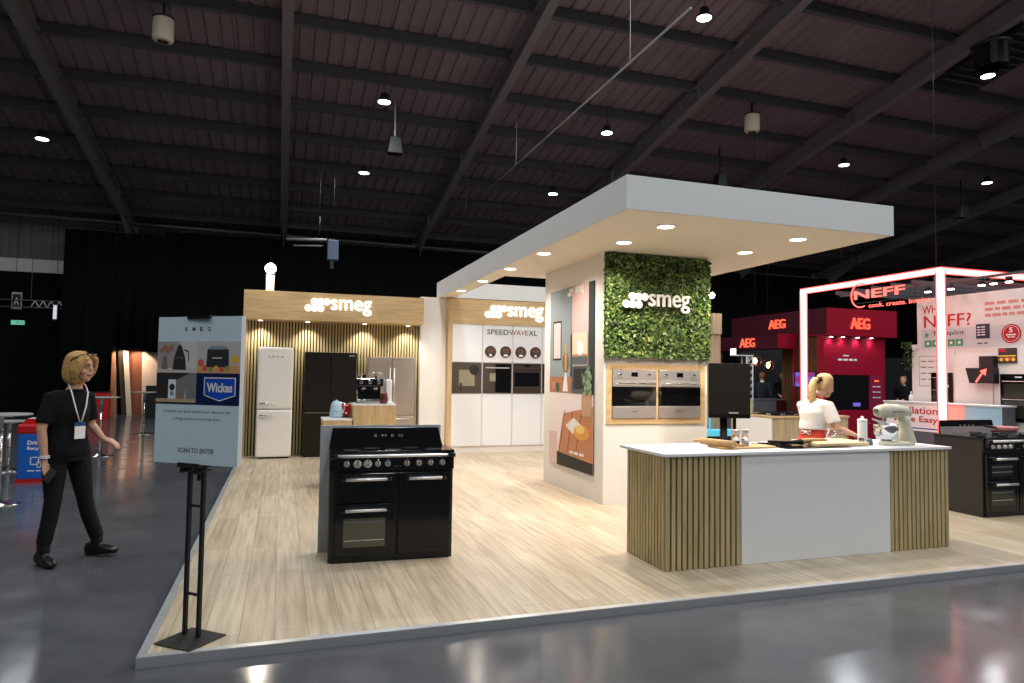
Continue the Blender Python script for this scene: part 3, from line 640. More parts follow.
# ------------------------------------------------------------------ range cooker
def range_cooker(loc, rz, label, W=1.026, D=.385, board=True, variant=0):
    """local frame: origin at front-bottom-left, x right, y back"""
    o = thing('range_cooker', loc, label, 'range cooker', rz)
    H = .905
    b = MB(); b.box(.004, .02, .0, W - .004, D, H - .03, M_blackside); b.build('body', o, True)
    b = MB(); b.box(-.002, -.012, H - .035, W + .002, D, H, M_black, bev=.003); b.build('cooktop', o, True)
    if variant == 0:
        for i in range(5):
            b = MB(); b.disc(((.18 + i * .17, .09 + (i % 2) * .13, H), (1, 0, 0), (0, 1, 0)), 0, 0, .07, M_blackside, 0, .0006); b.build('cooking_zone', o, True)
    else:
        for i in range(5):
            b = MB()
            cx, cy = .15 + i * .18, .14 + (i % 2) * .2
            b.lathe([(.045, 0), (.045, .012), (.03, .02)], M_blackm, (cx, cy, H), 14)
            for a in (0, PI / 2): b.box(-.08, -.006, .028, .08, .006, .036, M_blackm, Matrix.Translation((cx, cy, H)) @ Matrix.Rotation(a, 4, 'Z'))
            for sx in (-.075, .075): b.box(sx - .005, -.005, 0, sx + .005, .005, .03, M_blackm, Matrix.Translation((cx, cy, H)))
            b.build('pan_support', o, True)
    # splashback, leaning back, slanted ends
    b = MB(); sb = M_black
    b.prism([(.0, 0), (W - .04, 0), (W - .08, .165), (.025, .165)] if not variant else [(.045, 0), (W - .045, 0), (W - .075, .165), (.075, .165)], ((0, D - .05, H), (1, 0, 0), (0, .12, .993)), sb, -.025, 0); s = b.build('splashback', o, True, bevel=.002)
    Fs = ((0, D - .05, H), (1, 0, 0), (0, .12, .993)); text('S  M  E  G', Fs, .38, .085, .25, .022, M_steel, parent=s, local=True, t=.002)
    if variant:
        b = MB(); b.prism([(.05, 0), (W - .05, 0), (W - .06, .085), (.06, .085)], Fs, M_steel, .0005, .002); b.build('steel_band', s, True)
    if board:
        b = MB(); b.box(-.075, D + .005, .0, .975, D + .025, 1.087, M_greypanel); b.build('rear_board', o, True)
    # control fascia
    b = MB(); b.prism([(0, .735), (-.0, .87), (.022, .87), (.022, .735)], ((0, 0, 0), (0, 1, 0), (0, 0, 1)), M_black, 0, W) if False else b.box(0, -.005, .745, W, .02, .872, M_black, bev=.003); fa = b.build('control_panel', o, True)
    b = MB(); b.tube([(.055, -.055, .868), (W - .05, -.055, .868)], .013, M_chromew, 14)
    b.build('towel_rail', o, True)
    for x in (.035, W - .03):
        b = MB(); b.tube([(x - .03 if x < .5 else x + .03, -.055, .868), (x + .025 if x < .5 else x - .025, -.055, .868)], .02, M_black, 12)
        b.box(x - .018, -.055, .80, x + .018, 0, .885, M_black, bev=.004); b.build('rail_bracket', o, True)
    kx = (.135, .222, .305, .387, .468, .625, .727, .825, .925) if variant == 0 else (.14, .235, .33, .42, .66, .76, .86)
    for i, x in enumerate(kx):
        b = MB(); b.lathe([(.026, 0), (.026, .006), (.02, .009), (.018, .028), (.015, .031)], M_steel, (x, -.006, .8), axis='y', n=18)
        b.box(x - .005, -.046, .79, x + .005, -.03, .842, M_chrome, bev=.0015); k = b.build('knob', o, True)
        if i in (1, 2) and variant == 0:
            b = MB(); b.loft([(V((x, -.0072, .8)), V((.033, 0, 0)), V((0, 0, .033))), (V((x, -.008, .8)), V((.033, 0, 0)), V((0, 0, .033)))], M_letw, 20); b.build('dial_ring', k, True)
    text('smeg' if False else 'S  M  E  G', XZ(.52, -.0055, .772), 0, 0, .06, .007, M_steel, parent=fa, local=True, t=.0008)
    def door(x0, z0, x1, z1, win=None, handle=True, drop=False):
        b = MB(); b.box(x0, -.02, z0, x1, .02, z1, M_black, bev=.004); d = b.build('oven_door', o, True)
        b = MB(); fr = .03
        for q in ((x0 + fr, z0 + fr, x1 - fr, z0 + fr + .008), (x0 + fr, z1 - fr - .008, x1 - fr, z1 - fr), (x0 + fr, z0 + fr, x0 + fr + .008, z1 - fr), (x1 - fr - .008, z0 + fr, x1 - fr, z1 - fr)):
            b.box(q[0], -.024, q[1], q[2], -.019, q[3], M_black)
        b.build('frame_moulding', d, True)
        if win:
            b = MB(); b.box(win[0], -.0225, win[1], win[2], -.0195, win[3], M_winglass2 if variant else M_winglass); g = b.build('window', d, True)
            b = MB(); b.box(win[0] + .006, -.0235, win[3] - .035, win[2] - .006, -.0226, win[3] - .022, M_greyc); b.box(win[0] + .006, -.0235, win[1] + .05, win[2] - .006, -.0226, win[1] + .056, M_steel); b.build('rack', g, True)
        if handle:
            zz = z1 - .045; a0, a1 = x0 + .06, x1 - .06
            b = MB(); b.tube([(a0 + .02, -.065, zz), (a1 - .02, -.065, zz)], .0135, M_chromew, 12)
            b.build('handle', d, True)
            for xx in (a0, a1):
                b = MB(); b.tube([(xx, -.02, zz), (xx, -.05, zz)], .012, M_black, 10); b.sphere((xx, -.06, zz), .02, M_black); b.build('handle_boss', d, True)
        return d
    if variant == 0:
        door(.05, .485, .54, .725); door(.05, .06, .54, .475, (.12, .13, .455, .36)); door(.56, .06, W - .03, .725)
        b = MB(); b.box(.18, -.0215, .55, .46, -.0205, .575, M_blackglass); b.build('vent_slot', o, True)
    else:
        door(.03, .43, .53, .71, (.1, .46, .43, .6)); door(.03, .06, .53, .42, (.09, .14, .44, .31)); door(.55, .06, W - .03, .71)
    b = MB(); b.box(.03, .0, .0, W - .03, .03, .055, M_black); b.build('plinth', o, True)
    return o
range_cooker((.3875, 5.7575, 0), -.046, 'glossy black double-width range cooker standing alone in the middle of the stand floor')
range_cooker((7.62, 5.70, 0), 0, 'black range cooker with steel splashback band at the right end of the demo counter', D=.62, board=False, variant=1)
pb = thing('frying_pan', (8.38, 6.05, .94), 'shallow pinkish pan on the hob of the range beside the neon frame', 'pan')
b = MB(); b.lathe([(.12, 0), (.15, .06), (.145, .065), (.115, .01)], mat('pink_enamel', srgb(210, 140, 140), .4), (8.38, 6.0, .941)); b.build('body', pb)
b = MB(); b.tube([(8.24, 6.0, .995), (8.02, 5.98, 1.02)], .014, M_blackm, 8); b.build('handle', pb)

# ------------------------------------------------------------------ left bay: header, slat wall, fridges
hb = thing('display_bay', (-.68, 12.9, 0), 'oak display bay with slatted back wall behind the three fridges', 'display wall')
b = MB(); b.box(-.68, 12.9, 2.488, 2.545, 13.5, 3.0, M_oakx); b.build('header_panel', hb)
b = MB()
n = 57; p = 3.165 / n
for i in range(n): b.box(-.62 + p * i + p * .2, 13.42, .0, -.62 + p * i + p * .8, 13.45, 2.487, M_slat)
b.build('slat_panel', hb)
b = MB(); b.box(-.66, 13.451, 0, 2.545, 13.5, 2.487, M_slatback); b.build('backing', hb)
b = MB(); b.box(-.66, 12.95, 0, -.63, 13.45, 2.487, M_oakz) if False else b.box(-.66, 13.3, 0, -.62, 13.45, 2.487, M_oakz); b.build('end_panel', hb)
smeg_logo(XZ(.353, 12.9, 2.605), 0, 0, 1.2, M_lit, hb, t=.03)
for x in (-.40, .42, 1.46, 2.29):
    b = MB(); b.lathe([(.05, 0), (.05, -.012), (.04, -.014)], M_white, (x, 13.15, 2.488)); r = b.build('downlight', hb)
    b = MB(); b.lathe([(.038, -.0145), (.036, -.018)], M_warmlamp, (x, 13.15, 2.488)); b.build('lamp', r)
    spot((x, 13.2, 2.46), (R(12), 0, 0), 42, color=(1, .93, .83), size=R(104), nm='bay_downlight', soft=.03, blend=.8)
fl = thing('floodlight', (-.255, 13.1, 3.0), 'bright floodlight on a short pole above the left oak header', 'floodlight')
b = MB(); b.box(-.325, 13.08, 3.0, -.185, 13.12, 3.3, M_cream); b.build('pole', fl)
b = MB(); b.sphere((-.255, 13.06, 3.42), .095, mat('flood_glow', (1, 1, 1), .5, emis=(1, .9, .78), estr=30)); b.build('lamp', fl)
b = MB(); b.box(-.335, 13.13, 3.28, -.175, 13.2, 3.5, M_blackm); b.build('housing', fl)
def point(loc, e, col=(1, .85, .68), soft=.1, nm='lamp_light'):
    L = bpy.data.lights.new(nm, 'POINT'); L.energy = e; L.color = col; L.shadow_soft_size = soft
    o = bpy.data.objects.new(nm, L); COL.objects.link(o); o.location = loc
point((-.255, 12.86, 3.5), 35)
fl2 = thing('floodlight', (9.3, 13.3, 3.02), 'bright floodlight glowing beside the green wall, behind the tower', 'floodlight')
b = MB(); b.box(9.30, 13.38, 3.02, 9.33, 13.42, 3.45, M_blackm); b.build('pole', fl2)
b = MB(); b.sphere((9.28, 13.28, 3.44), .07, MATS['flood_glow']); b.build('lamp', fl2)
b = MB(); b.box(9.2, 13.36, 3.36, 9.36, 13.4, 3.52, M_blackm); b.build('housing', fl2)
point((9.28, 13.1, 3.45), 25)
wp = MB(); wp.box(9.253, 13.25, 0, 9.5, 13.45, 2.55, M_oakp); wp.box(9.253, 13.2, 2.55, 9.5, 13.5, 3.02, M_oakp)
tag(wp.build('bay_end_post'), 'pale oak end post of the stand back wall between tower and loudspeaker', 'post')

def fridge(name, x0, x1, y, h, m, label, split, kind):
    o = thing(name, (x0, y, 0), label, 'fridge'); d = .43
    b = MB(); b.box(x0 + .005, y + .06, .02, x1 - .005, y + d, h - .005, m, bev=.02 if kind == 'retro' else .004); b.build('body', o)
    b = MB(); b.box(x0 + .03, y + .05, 0, x1 - .03, y + d - .05, .03, M_blackm); b.build('plinth', o)
    return o
cf = fridge('retro_fridge', -.412, .188, 12.9, 1.985, M_cream, 'cream retro fridge freezer with rounded top and two bar handles', .87, 'retro')
def rdoor(z0, z1, label=None):
    b = MB()
    secs = []
    for t, y in ((.018, 12.96), (.004, 12.93), (0, 12.915), (.012, 12.902), (.04, 12.9)):
        r = .055 - t if z1 > 1.5 else .03
        x0, x1, a0, a1 = -.412 + t, .188 - t, z0 + t, z1 - t
        pts = []
        rb = r if z1 < 1.5 else .012; rt_ = .07 - t if z1 > 1.5 else .012
        rb = .012 if z1 > 1.5 else .04
        for cx, cz, rr, st in ((x1, a0, rb, -90), (x1, a1, rt_, 0), (x0, a1, rt_, 90), (x0, a0, rb, 180)):
            for k in range(5):
                a = R(st + 22.5 * k); ccx = cx + (-rr if cx > 0 else rr); ccz = cz + (-rr if cz > (z0 + z1) / 2 else rr)
                pts.append((ccx + rr * math.cos(a), y, ccz + rr * math.sin(a)))
        secs.append([b.bm.verts.new(p) for p in pts])
    for r0, r1 in zip(secs, secs[1:]):
        for i in range(len(r0)): b.face([r0[i], r0[(i + 1) % len(r0)], r1[(i + 1) % len(r0)], r1[i]], M_cream, True)
    b.face(secs[-1], M_cream); b.face(secs[0][::-1], M_cream)
    return b.build('door', cf)
d1 = rdoor(.88, 1.985); d2 = rdoor(.03, .868)
text('S M E G', XZ(-.24, 12.9, 1.80), 0, 0, .26, .03, M_chrome, parent=d1, t=.004)
for d, z in ((d1, .985), (d2, .77)):
    b = MB(); b.tube([(-.36, 12.85, z), (-.15, 12.85, z)], .013, M_chrome, 10)
    for x in (-.345, -.165): b.tube([(x, 12.9, z), (x, 12.85, z)], .01, M_chrome, 8)
    b.build('handle', d)
bf = fridge('french_door_fridge', .39, 1.315, 12.98, 1.915, M_fridgedark, 'tall black four-door fridge against the slatted wall, between cream and steel fridges', .8, 'flat')
for x0, x1, z0, z1 in ((.39, .85, .81, 1.915), (.856, 1.315, .81, 1.915), (.39, .85, .03, .8), (.856, 1.315, .03, .8)):
    b = MB(); b.box(x0, 12.98, z0, x1, 13.035, z1, M_fridgedark); d = b.build('door', bf, bevel=.004)
    if x0 > .8 and z0 > .5: text('smeg', XZ(x1 - .14, 12.98, z1 - .075), 0, 0, .1, .03, M_steel, parent=d, t=.002, bold=.02)
b = MB(); b.box(.39, 13.0, .8, 1.315, 13.02, .812, M_steel); b.build('grip_channel', bf)
sf = fridge('steel_fridge', 1.53, 2.412, 12.98, 1.845, M_fridgesteel, 'stainless steel side-by-side fridge with two long vertical bar handles', .7, 'flat')
for x0, x1, z0, z1 in ((1.53, 1.966, .75, 1.845), (1.974, 2.412, .75, 1.845), (1.53, 2.412, .4, .74), (1.53, 2.412, .03, .39)):
    b = MB(); b.box(x0, 12.98, z0, x1, 13.035, z1, M_fridgesteel); d = b.build('door' if z0 > .5 else 'drawer', sf, bevel=.004)
    b = MB()
    if z0 > .5:
        xx = x1 - .035 if x0 < 1.9 else x0 + .035
        b.tube([(xx, 12.93, .86), (xx, 12.93, 1.65)], .012, M_steel, 8)
        for zz in (.9, 1.6): b.tube([(xx, 12.98, zz), (xx, 12.93, zz)], .01, M_steel, 6)
    else:
        zz = z1 - .05; b.tube([(1.62, 12.93, zz), (2.32, 12.93, zz)], .012, M_steel, 8)
        for xx in (1.66, 2.28): b.tube([(xx, 12.98, zz), (xx, 12.93, zz)], .01, M_steel, 6)
    b.build('handle', d)

# plinths with small appliances
def plinth(x0, y0, x1, y1, h, label):
    o = thing('display_plinth', (x0, y0, 0), label, 'plinth', group=None)
    b = MB(); b.box(x0, y0, 0, x1, y1, h - .02, M_oakz); b.build('body', o)
    b = MB(); b.box(x0 - .006, y0 - .006, h - .02, x1 + .006, y1 + .006, h, M_whitegloss); b.build('top', o)
    return o
plinth(.535, 9.45, .915, 9.95, .925, 'lower oak plinth with white top carrying kettle and toaster')
plinth(.93, 9.45, 1.50, 9.95, 1.125, 'taller oak plinth with white top carrying the espresso machine')
kt = thing('kettle', (.725, 9.7, .925), 'pale blue retro kettle on the lower oak plinth', 'kettle')
b = MB(); b.lathe([(.085, .02), (.09, .03), (.086, .08), (.078, .15), (.066, .2), (.045, .228), (.012, .235), (.012, .25)], M_pbluekettle, (.72, 9.68, .925), 24); b.build('body', kt)
b = MB(); b.lathe([(.08, 0), (.08, .02)], M_chrome, (.72, 9.68, .925), 20); b.build('base', kt)
b = MB(); b.tube([(.76, 9.68, 1.14), (.82, 9.68, 1.13), (.83, 9.68, 1.05), (.80, 9.68, .98)], .011, M_chrome, 8); b.build('handle', kt)
text('SMEG', XZ(.68, 9.595, 1.01), 0, 0, .08, .014, M_chrome, parent=kt, t=.004)
tt = thing('toaster', (.87, 9.62, .925), 'red retro toaster beside the pale blue kettle', 'toaster')
b = MB(); b.box(.80, 9.72, .94, .912, 9.92, 1.115, M_redenamel, bev=.03); b.build('body', tt)
b = MB(); b.box(.805, 9.73, .925, .908, 9.91, .94, M_blackm); b.box(.83, 9.75, 1.1155, .85, 9.89, 1.118, M_chrome); b.box(.862, 9.75, 1.1155, .882, 9.89, 1.118, M_chrome); b.build('base_and_slots', tt)
b = MB(); b.lathe([(.016, 0), (.016, .014)], M_chrome, (.856, 9.72, .99), 14, axis='y'); b.build('dial', tt)
em = thing('espresso_machine', (1.17, 9.7, 1.125), 'black and chrome two-handle espresso machine on the taller oak plinth', 'coffee machine')
b = MB(); b.box(.985, 9.62, 1.15, 1.345, 9.9, 1.18, M_chrome, bev=.004); b.box(1.0, 9.76, 1.18, 1.33, 9.9, 1.36, M_black, bev=.01); b.build('base', em)
b = MB(); b.box(.975, 9.6, 1.36, 1.345, 9.9, 1.47, M_black, bev=.015); b.box(.98, 9.594, 1.365, 1.34, 9.6, 1.375, M_chrome); h2 = b.build('head', em)
for x in (1.04, 1.16, 1.28):
    b = MB(); b.lathe([(.026, 0), (.026, .008), (.022, .01)], M_chrome, (x, 9.6, 1.42), 16, axis='y'); b.build('gauge', h2)
for x in (1.08, 1.24):
    b = MB(); b.lathe([(.03, 0), (.03, -.04)], M_chrome, (x, 9.66, 1.36), 14); b.tube([(x, 9.63, 1.33), (x - .02, 9.52, 1.31)], [.01, .014], M_blackm, 8); b.build('portafilter', em)
b = MB(); b.tube([(.99, 9.63, 1.35), (.985, 9.61, 1.25), (.99, 9.6, 1.19)], .005, M_chrome, 6); b.build('steam_wand', em)
b = MB()
for x in (1.02, 1.1, 1.26): b.lathe([(.022, 0), (.028, .05), (.026, .055), (.02, .006)], M_chrome if x != 1.1 else M_glass, (x, 9.75, 1.471), 12)
b.tube([(1.0, 9.62, 1.48), (1.0, 9.62, 1.55), (1.33, 9.62, 1.55), (1.33, 9.62, 1.48)], .005, M_chrome, 6); b.build('cup_rail', em)
for x in (1.0, 1.32):
    b = MB(); b.lathe([(.012, 0), (.012, .026)], M_blackm, (x, 9.68, 1.125), 10); b.build('foot', em)
b = MB(); b.lathe([(.035, 0), (.055, .02), (.06, .07), (.045, .13), (.048, .15)], mat('copper_jug', srgb(110, 62, 54), .3, .5), (1.345, 9.525, 1.126), 16); tag(b.build('milk_jug'), 'dark copper milk jug standing in front of the espresso machine right side', 'jug')
gr = thing('coffee_grinder', (1.42, 9.7, 1.125), 'slim white coffee grinder beside the espresso machine', 'grinder')
b = MB(); b.box(1.40, 9.76, 1.125, 1.49, 9.9, 1.46, M_whitegloss, bev=.02); b.build('body', gr)
b = MB(); b.lathe([(.06, 0), (.06, .015), (.03, .025)], M_whitegloss, (1.44, 9.66, 1.126), 16); b.build('tray', gr)

# partition and oven wall
b = MB(); b.box(2.565, 13.3, 0, 3.16, 13.52, 3.07, M_white); tag(b.build('white_partition'), 'plain white upright partition between oak header bay and oven wall', 'partition')
ow = thing('oven_wall_frame', (3.08, 13.1, 0), 'oak frame and header of the oven wall with lit white logo', 'display wall')
b = MB(); b.box(3.08, 13.1, .0, 3.165, 13.299, 3.05, M_oakz); b.box(6.2, 13.1, 0, 6.28, 13.5, 3.05, M_oakz); b.build('side_panel', ow)
b = MB(); b.box(3.1655, 13.1, 2.55, 6.199, 13.5, 3.05, M_oakx); b.build('header_panel', ow)
smeg_logo(XZ(3.82, 13.1, 2.64), 0, 0, 1.255, M_lit, ow, t=.03)
doors = [(3.171, 3.775, 'coffee'), (3.805, 4.412, 'oven'), (4.441, 5.05, 'oven'), (5.078, 5.68, 'oven')]
for i, (x0, x1, k) in enumerate(doors):
    lab = ['leftmost tall white cabinet with built-in bronze microwave next to the oak edge', 'tall white cabinet with built-in bronze oven below the first two round badges', 'tall white cabinet with built-in bronze oven and silver badge beside the tower', 'tall white cabinet mostly hidden behind the tower edge'][i]
    c = thing('tall_oven_cabinet', (x0, 13.12, 0), lab, 'cabinet', group='tall oven cabinets in the back wall')
    xa, xb = x0 - .014, x1 + .014
    b = MB(); b.box(xa + .001, 13.13, .12, xb - .001, 13.5, 2.549, M_white); b.build('carcass', c)
    b = MB(); b.box(xa + .001, 13.14, 0, xb - .001, 13.5, .12, M_white); b.build('plinth', c)
    b = MB(); b.box(x0, 13.108, .13, x1, 13.129, 1.165, M_whitegloss); b.build('lower_door', c, bevel=.003)
    b = MB(); b.box(x0, 13.108, 1.79, x1, 13.129, 2.545, M_whitegloss); b.build('upper_door', c, bevel=.003)
    b = MB(); b.box(x0 + .003, 13.095, 1.178, x1 - .003, 13.129, 1.778, M_brownglass); ov = b.build('oven_door', c, bevel=.003)
    Fo = XZ(x0, 13.095, 1.178); b = MB()
    if i == 0: b.rect(Fo, .14, .14, .46, .46, mat('bronze_window_lit', srgb(150, 140, 118), .3), 0, .002); b.disc(Fo, .45, .46, .1, M_blackglass, .002, .004); b.rect(Fo, .16, .05, .2, .2, M_blackglass, .002, .004); b.build('window', ov)
    elif i == 1: b.rect(Fo, .26, .02, .58, .58, M_blackglass, 0, .002); b.rect(Fo, .14, .24, .26, .4, MATS['bronze_window_lit'], 0, .002); b.rect(Fo, .05, .5, .55, .52, M_steel, .001, .012); b.build('window', ov)
    else:
        b.rect(Fo, .03, .14, .57, .42, M_blackglass, 0, .002); b.rect(Fo, .03, .5, .57, .52, M_chrome, .01, .022); b.rect(Fo, .24, .54, .36, .58, M_blackglass, 0, .002); b.build('window', ov)
        text('smeg', Fo, .28, .05, .07, .02, M_chrome, parent=ov, t=.002, bold=.02)
lt = thing('wall_lettering', (3.87, 13.1, 2.35), 'large dark and brown SPEEDWAVEXL lettering on the white cabinets', 'lettering')
text('SPEED', XZ(3.88, 13.108, 2.358), 0, 0, .455, .105, M_letd, parent=lt, t=.006); text('WAVE', XZ(4.35, 13.108, 2.358), 0, 0, .40, .105, M_letbrown, parent=lt, t=.006); text('XL', XZ(4.765, 13.108, 2.358), 0, 0, .19, .105, M_letd, parent=lt, t=.006)
for i, x in enumerate((3.955, 4.275, 4.60, 4.92)):
    lab = ['round dark badge with white icon, first below the SPEED letters', 'round dark badge with wider white icon, second under the lettering', 'round dark badge with white dome icon, third under the lettering', 'round dark badge with small white pot icon, last of the row beside the tower'][i]
    r = thing('round_badge', (x, 13.1, 2.01), lab, 'badge', group='round badges under the lettering')
    F = XZ(x, 13.107, 2.01)
    b = MB(); b.disc(F, 0, 0, .118, mat('badge_brown', (.05, .035, .03), .4) if i == 0 else MATS['badge_brown'], 0, .012, 32); b.build('disc', r)
    b = MB(); w = (.03, .05, .045, .03)[i]; b.prism([(-w, -.09), (w, -.09), (w * .7, -.045), (-w * .7, -.045)], F, M_letw, .012, .014); b.build('icon', r)
    b = MB(); words_bars(b, F, -.07, .02, .14, .014, M_letbrown, 2, .012, .014); words_bars(b, F, -.06, -.01, .12, .014, M_letbrown, 3, .012, .014); words_bars(b, F, -.05, .05, .1, .014, M_letbrown, 2, .012, .014); b.build('wording', r)

# ------------------------------------------------------------------ sign on its stand
TH = -.635
sg = thing('sign_board', (-.467, 4.36, 1.435), 'pale blue competition sign board with appliance photos on the black floor stand', 'sign', TH)
w2, h2_ = .299, .43
b = MB(); b.box(-w2, 0, -h2_, w2, .034, h2_, M_paper); b.build('board', sg, True)
F = ((-w2, 0, -h2_), (1, 0, 0), (0, 0, 1)); W_, H_ = .598, .86
b = MB(); b.rect(F, 0, 0, W_, H_, M_signblue, 0, .0012)
c1, c2, r0, r1, r2_ = .012, .586, .345, .530, .715
mid = .292
P = lambda n, c: MATS.get('print_' + n) or mat('print_' + n, srgb(*[min(255, x * 1.12) for x in c]), .5, spec=.25)
b.rect(F, 0, r1, mid, r2_, P('wall', (150, 142, 138)), .0012, .002); b.rect(F, 0, r1, mid, r1 + .03, P('marble', (186, 178, 172)), .002, .0024)
b.rect(F, .16, r1 + .03, mid, r2_, P('wallhi', (190, 186, 184)), .002, .0023)
b.rect(F, mid, r1, W_, r2_, P('wall2', (176, 174, 170)), .0012, .002); b.rect(F, mid, r1, W_, r1 + .045, P('boardt', (196, 150, 110)), .002, .0024)
b.rect(F, 0, r0, mid, r1, P('dark', (46, 44, 44)), .0012, .002); b.prism([(.13, r0 + .03), (mid, r0 + .03), (mid, r1), (.25, r1), (.13, r1 - .05)], F, P('taupe', (118, 114, 114)), .002, .0023); b.rect(F, 0, r0 + .012, mid, r0 + .032, P('counter', (170, 150, 116)), .0024, .0028)
b.rect(F, mid, r0, W_, r1, P('navy', (12, 30, 68)), .0012, .002)
# kettle picture
b.prism([(.115, r1 + .018), (.215, r1 + .018), (.205, r1 + .09), (.18, r1 + .155), (.165, r1 + .168), (.15, r1 + .155), (.125, r1 + .09)], F, M_letd, .0026, .0032)
for q in (((.195, r1 + .14), (.23, r1 + .13), (.232, r1 + .12), (.2, r1 + .128)), ((.225, r1 + .13), (.232, r1 + .13), (.236, r1 + .07), (.228, r1 + .07))): b.prism(list(q), F, M_greyc, .0032, .0036)
b.prism([(.03, r1 + .02), (.08, r1 + .02), (.07, r1 + .1), (.045, r1 + .1)], F, P('vase', (120, 104, 96)), .0026, .003)
for k in range(9): b.disc(F, .03 + .015 * (k % 6), r1 + .13 + .012 * (k % 3), .014, P('flowers', (150, 108, 88)), .003 + k * .00005, .0034 + k * .00005, 8)
b.rect(F, .135, r1 + .085, .195, r1 + .093, M_greyc, .0033, .0037)
# toaster picture
b.prism([(.36, r1 + .035), (.52, r1 + .035), (.515, r1 + .135), (.49, r1 + .155), (.385, r1 + .155), (.365, r1 + .135)], F, M_letd, .0026, .0032)
b.prism([(.375, r1 + .138), (.505, r1 + .138), (.485, r1 + .158), (.39, r1 + .158)], F, P('chromep', (120, 138, 150)), .0033, .0037)
b.rect(F, .40, r1 + .085, .47, r1 + .092, M_plight, .0033, .0037)
b.rect(F, .54, r1 + .06, .58, r1 + .1, P('juice', (226, 160, 40)), .0026, .0032); b.disc(F, .32, r1 + .06, .022, P('fruit', (196, 92, 70)), .0026, .0032)
for k in range(7): b.disc(F, .31 + .04 * k, r1 + .022 + .008 * (k % 2), .016, [P('food1', (210, 150, 70)), P('food2', (190, 84, 60)), P('food3', (120, 140, 80))][k % 3], .0034 + k * .00005, .0038 + k * .00005, 8)
# coffee machine picture
b.rect(F, .09, r0 + .032, .145, r0 + .145, P('white', (206, 212, 216)), .003, .0034); b.disc(F, .118, r0 + .1, .02, M_letd, .0035, .0039); b.rect(F, .105, r0 + .05, .132, r0 + .075, P('greyc', (130, 136, 142)), .0035, .0039)
b.rect(F, .165, r0 + .034, .185, r0 + .06, P('mugp', (150, 110, 70)), .003, .0034); b.prism([(.205, r0 + .034), (.225, r0 + .034), (.222, r0 + .06), (.215, r0 + .09), (.21, r0 + .06)], F, P('bottlep', (150, 160, 166)), .003, .0034)
b.build('printed_photos', sg, True)
b = MB()
sh = lambda k: [(.355 - k, r0 + .06 - k * .6), (.46, r0 + .03 - k * 1.1), (.565 + k, r0 + .06 - k * .6), (.565 + k, r0 + .155 + k), (.355 - k, r0 + .155 + k)]
b.prism(sh(.006), F, M_letw, .0026, .0032); b.prism(sh(0), F, P('wickesblue', (18, 72, 176)), .0033, .0038)
text('Wickes', F, .37, r0 + .075, .18, .055, M_letw, t=.0006, t0=.0039, bold=.03, mb=b); b.build('shop_logo', sg, True)
b = MB()
for i, ch in enumerate('SMEG'): text(ch, F, .195 + .055 * i, .775, .022, .024, M_letd, t=.0006, t0=.0013, bold=.02, mb=b)
text('Complete our quick quiz for your chance to win', F, .06, .292, .48, .022, P('ink', (62, 84, 104)), t=.0005, t0=.0013, mb=b)
text('a Smeg product in our prize draw', F, .13, .25, .34, .022, P('ink', (62, 84, 104)), t=.0005, t0=.0013, mb=b)
text('SCAN TO ENTER', F, .175, .065, .26, .028, M_letd, t=.0006, t0=.0013, bold=.01, mb=b)
b.build('wording', sg, True)
st = thing('sign_stand', (-.455, 4.37, 0), 'black metal twin-post floor stand with square base carrying the pale blue sign', 'stand', TH - .08)
b = MB(); b.box(-.135, -.135, .003, .135, .135, .009, M_blackm); b.build('base_plate', st, True, bevel=.002)
for sx in (-1, 1):
    b = MB(); b.box(sx * .053 - .044, .025, .009, sx * .053 - .022, .047, 1.0, M_blackm, bev=.002); b.build('post', st, True)
for z in (.24, .75):
    b = MB(); b.box(-.076, .029, z, .01, .043, z + .014, M_blackm); b.build('cross_bar', st, True)
b = MB(); b.box(-.118, -.03, .985, .052, .06, 1.0, M_blackm); b.box(-.118, -.035, .985, .052, -.03, 1.012, M_blackm)
for sx in (-1, 1): b.tube([(sx * .053 - .033, -.03, .968), (sx * .053 - .033, .08, .968)], .017, M_blackm, 10)
b.build('ledge_clamp', st, True)
b = MB(); b.box(-.085, -.03, 1.86, .085, .045, 1.875, M_blackm); b.box(-.085, -.03, 1.85, .085, -.024, 1.875, M_blackm); b.box(-.045, .047, .9, -.021, .062, 1.87, M_blackm); b.build('top_clamp', st, True)

# ------------------------------------------------------------------ tables, bin, red counter at the left
M_tabletop = mat('grey_tabletop', (.3, .3, .3), .35)
def bar_table(x, y, h, r, label):
    o = thing('bar_table', (x, y, FL), label, 'table', group=None)
    z = FL
    b = MB(); b.lathe([(r, h - .016), (r + .003, h - .008), (r, h)], M_tabletop, (x, y, z), 30); b.build('tabletop', o)
    b = MB(); b.lathe([(.032, .03), (.03, h - .03)], M_chrome, (x, y, z), 16); b.lathe([(.12, h - .035), (.12, h - .026)], M_chrome, (x, y, z), 16); b.build('pole', o)
    b = MB(); b.lathe([(.23, .0), (.23, .008), (.18, .02), (.06, .035), (.04, .06)], M_chrome, (x, y, z), 30); b.build('base', o)
    return o
bar_table(-3.16, 14.43, 1.09, .3, 'round high bar table with chrome pole standing just behind the walking woman')
bar_table(-3.25, 19.13, 1.05, .3, 'farthest round high bar table, in front of the lit timber panels')
bar_table(-3.12, 9.55, 1.06, .31, 'nearest round high bar table with chrome base, at the far left edge')
bar_table(-4.0, 12.6, .78, .26, 'low round grey table between the left bar table and the recycling bin')
bn = thing('recycling_bin', (-3.28, 11.5, FL), 'blue recycling bin with red lid and red foot behind the woman', 'bin')
b = MB(); b.box(-3.485, 11.3, FL + .04, -3.06, 11.7, .63, M_blueplastic, bev=.02); b.build('body', bn)
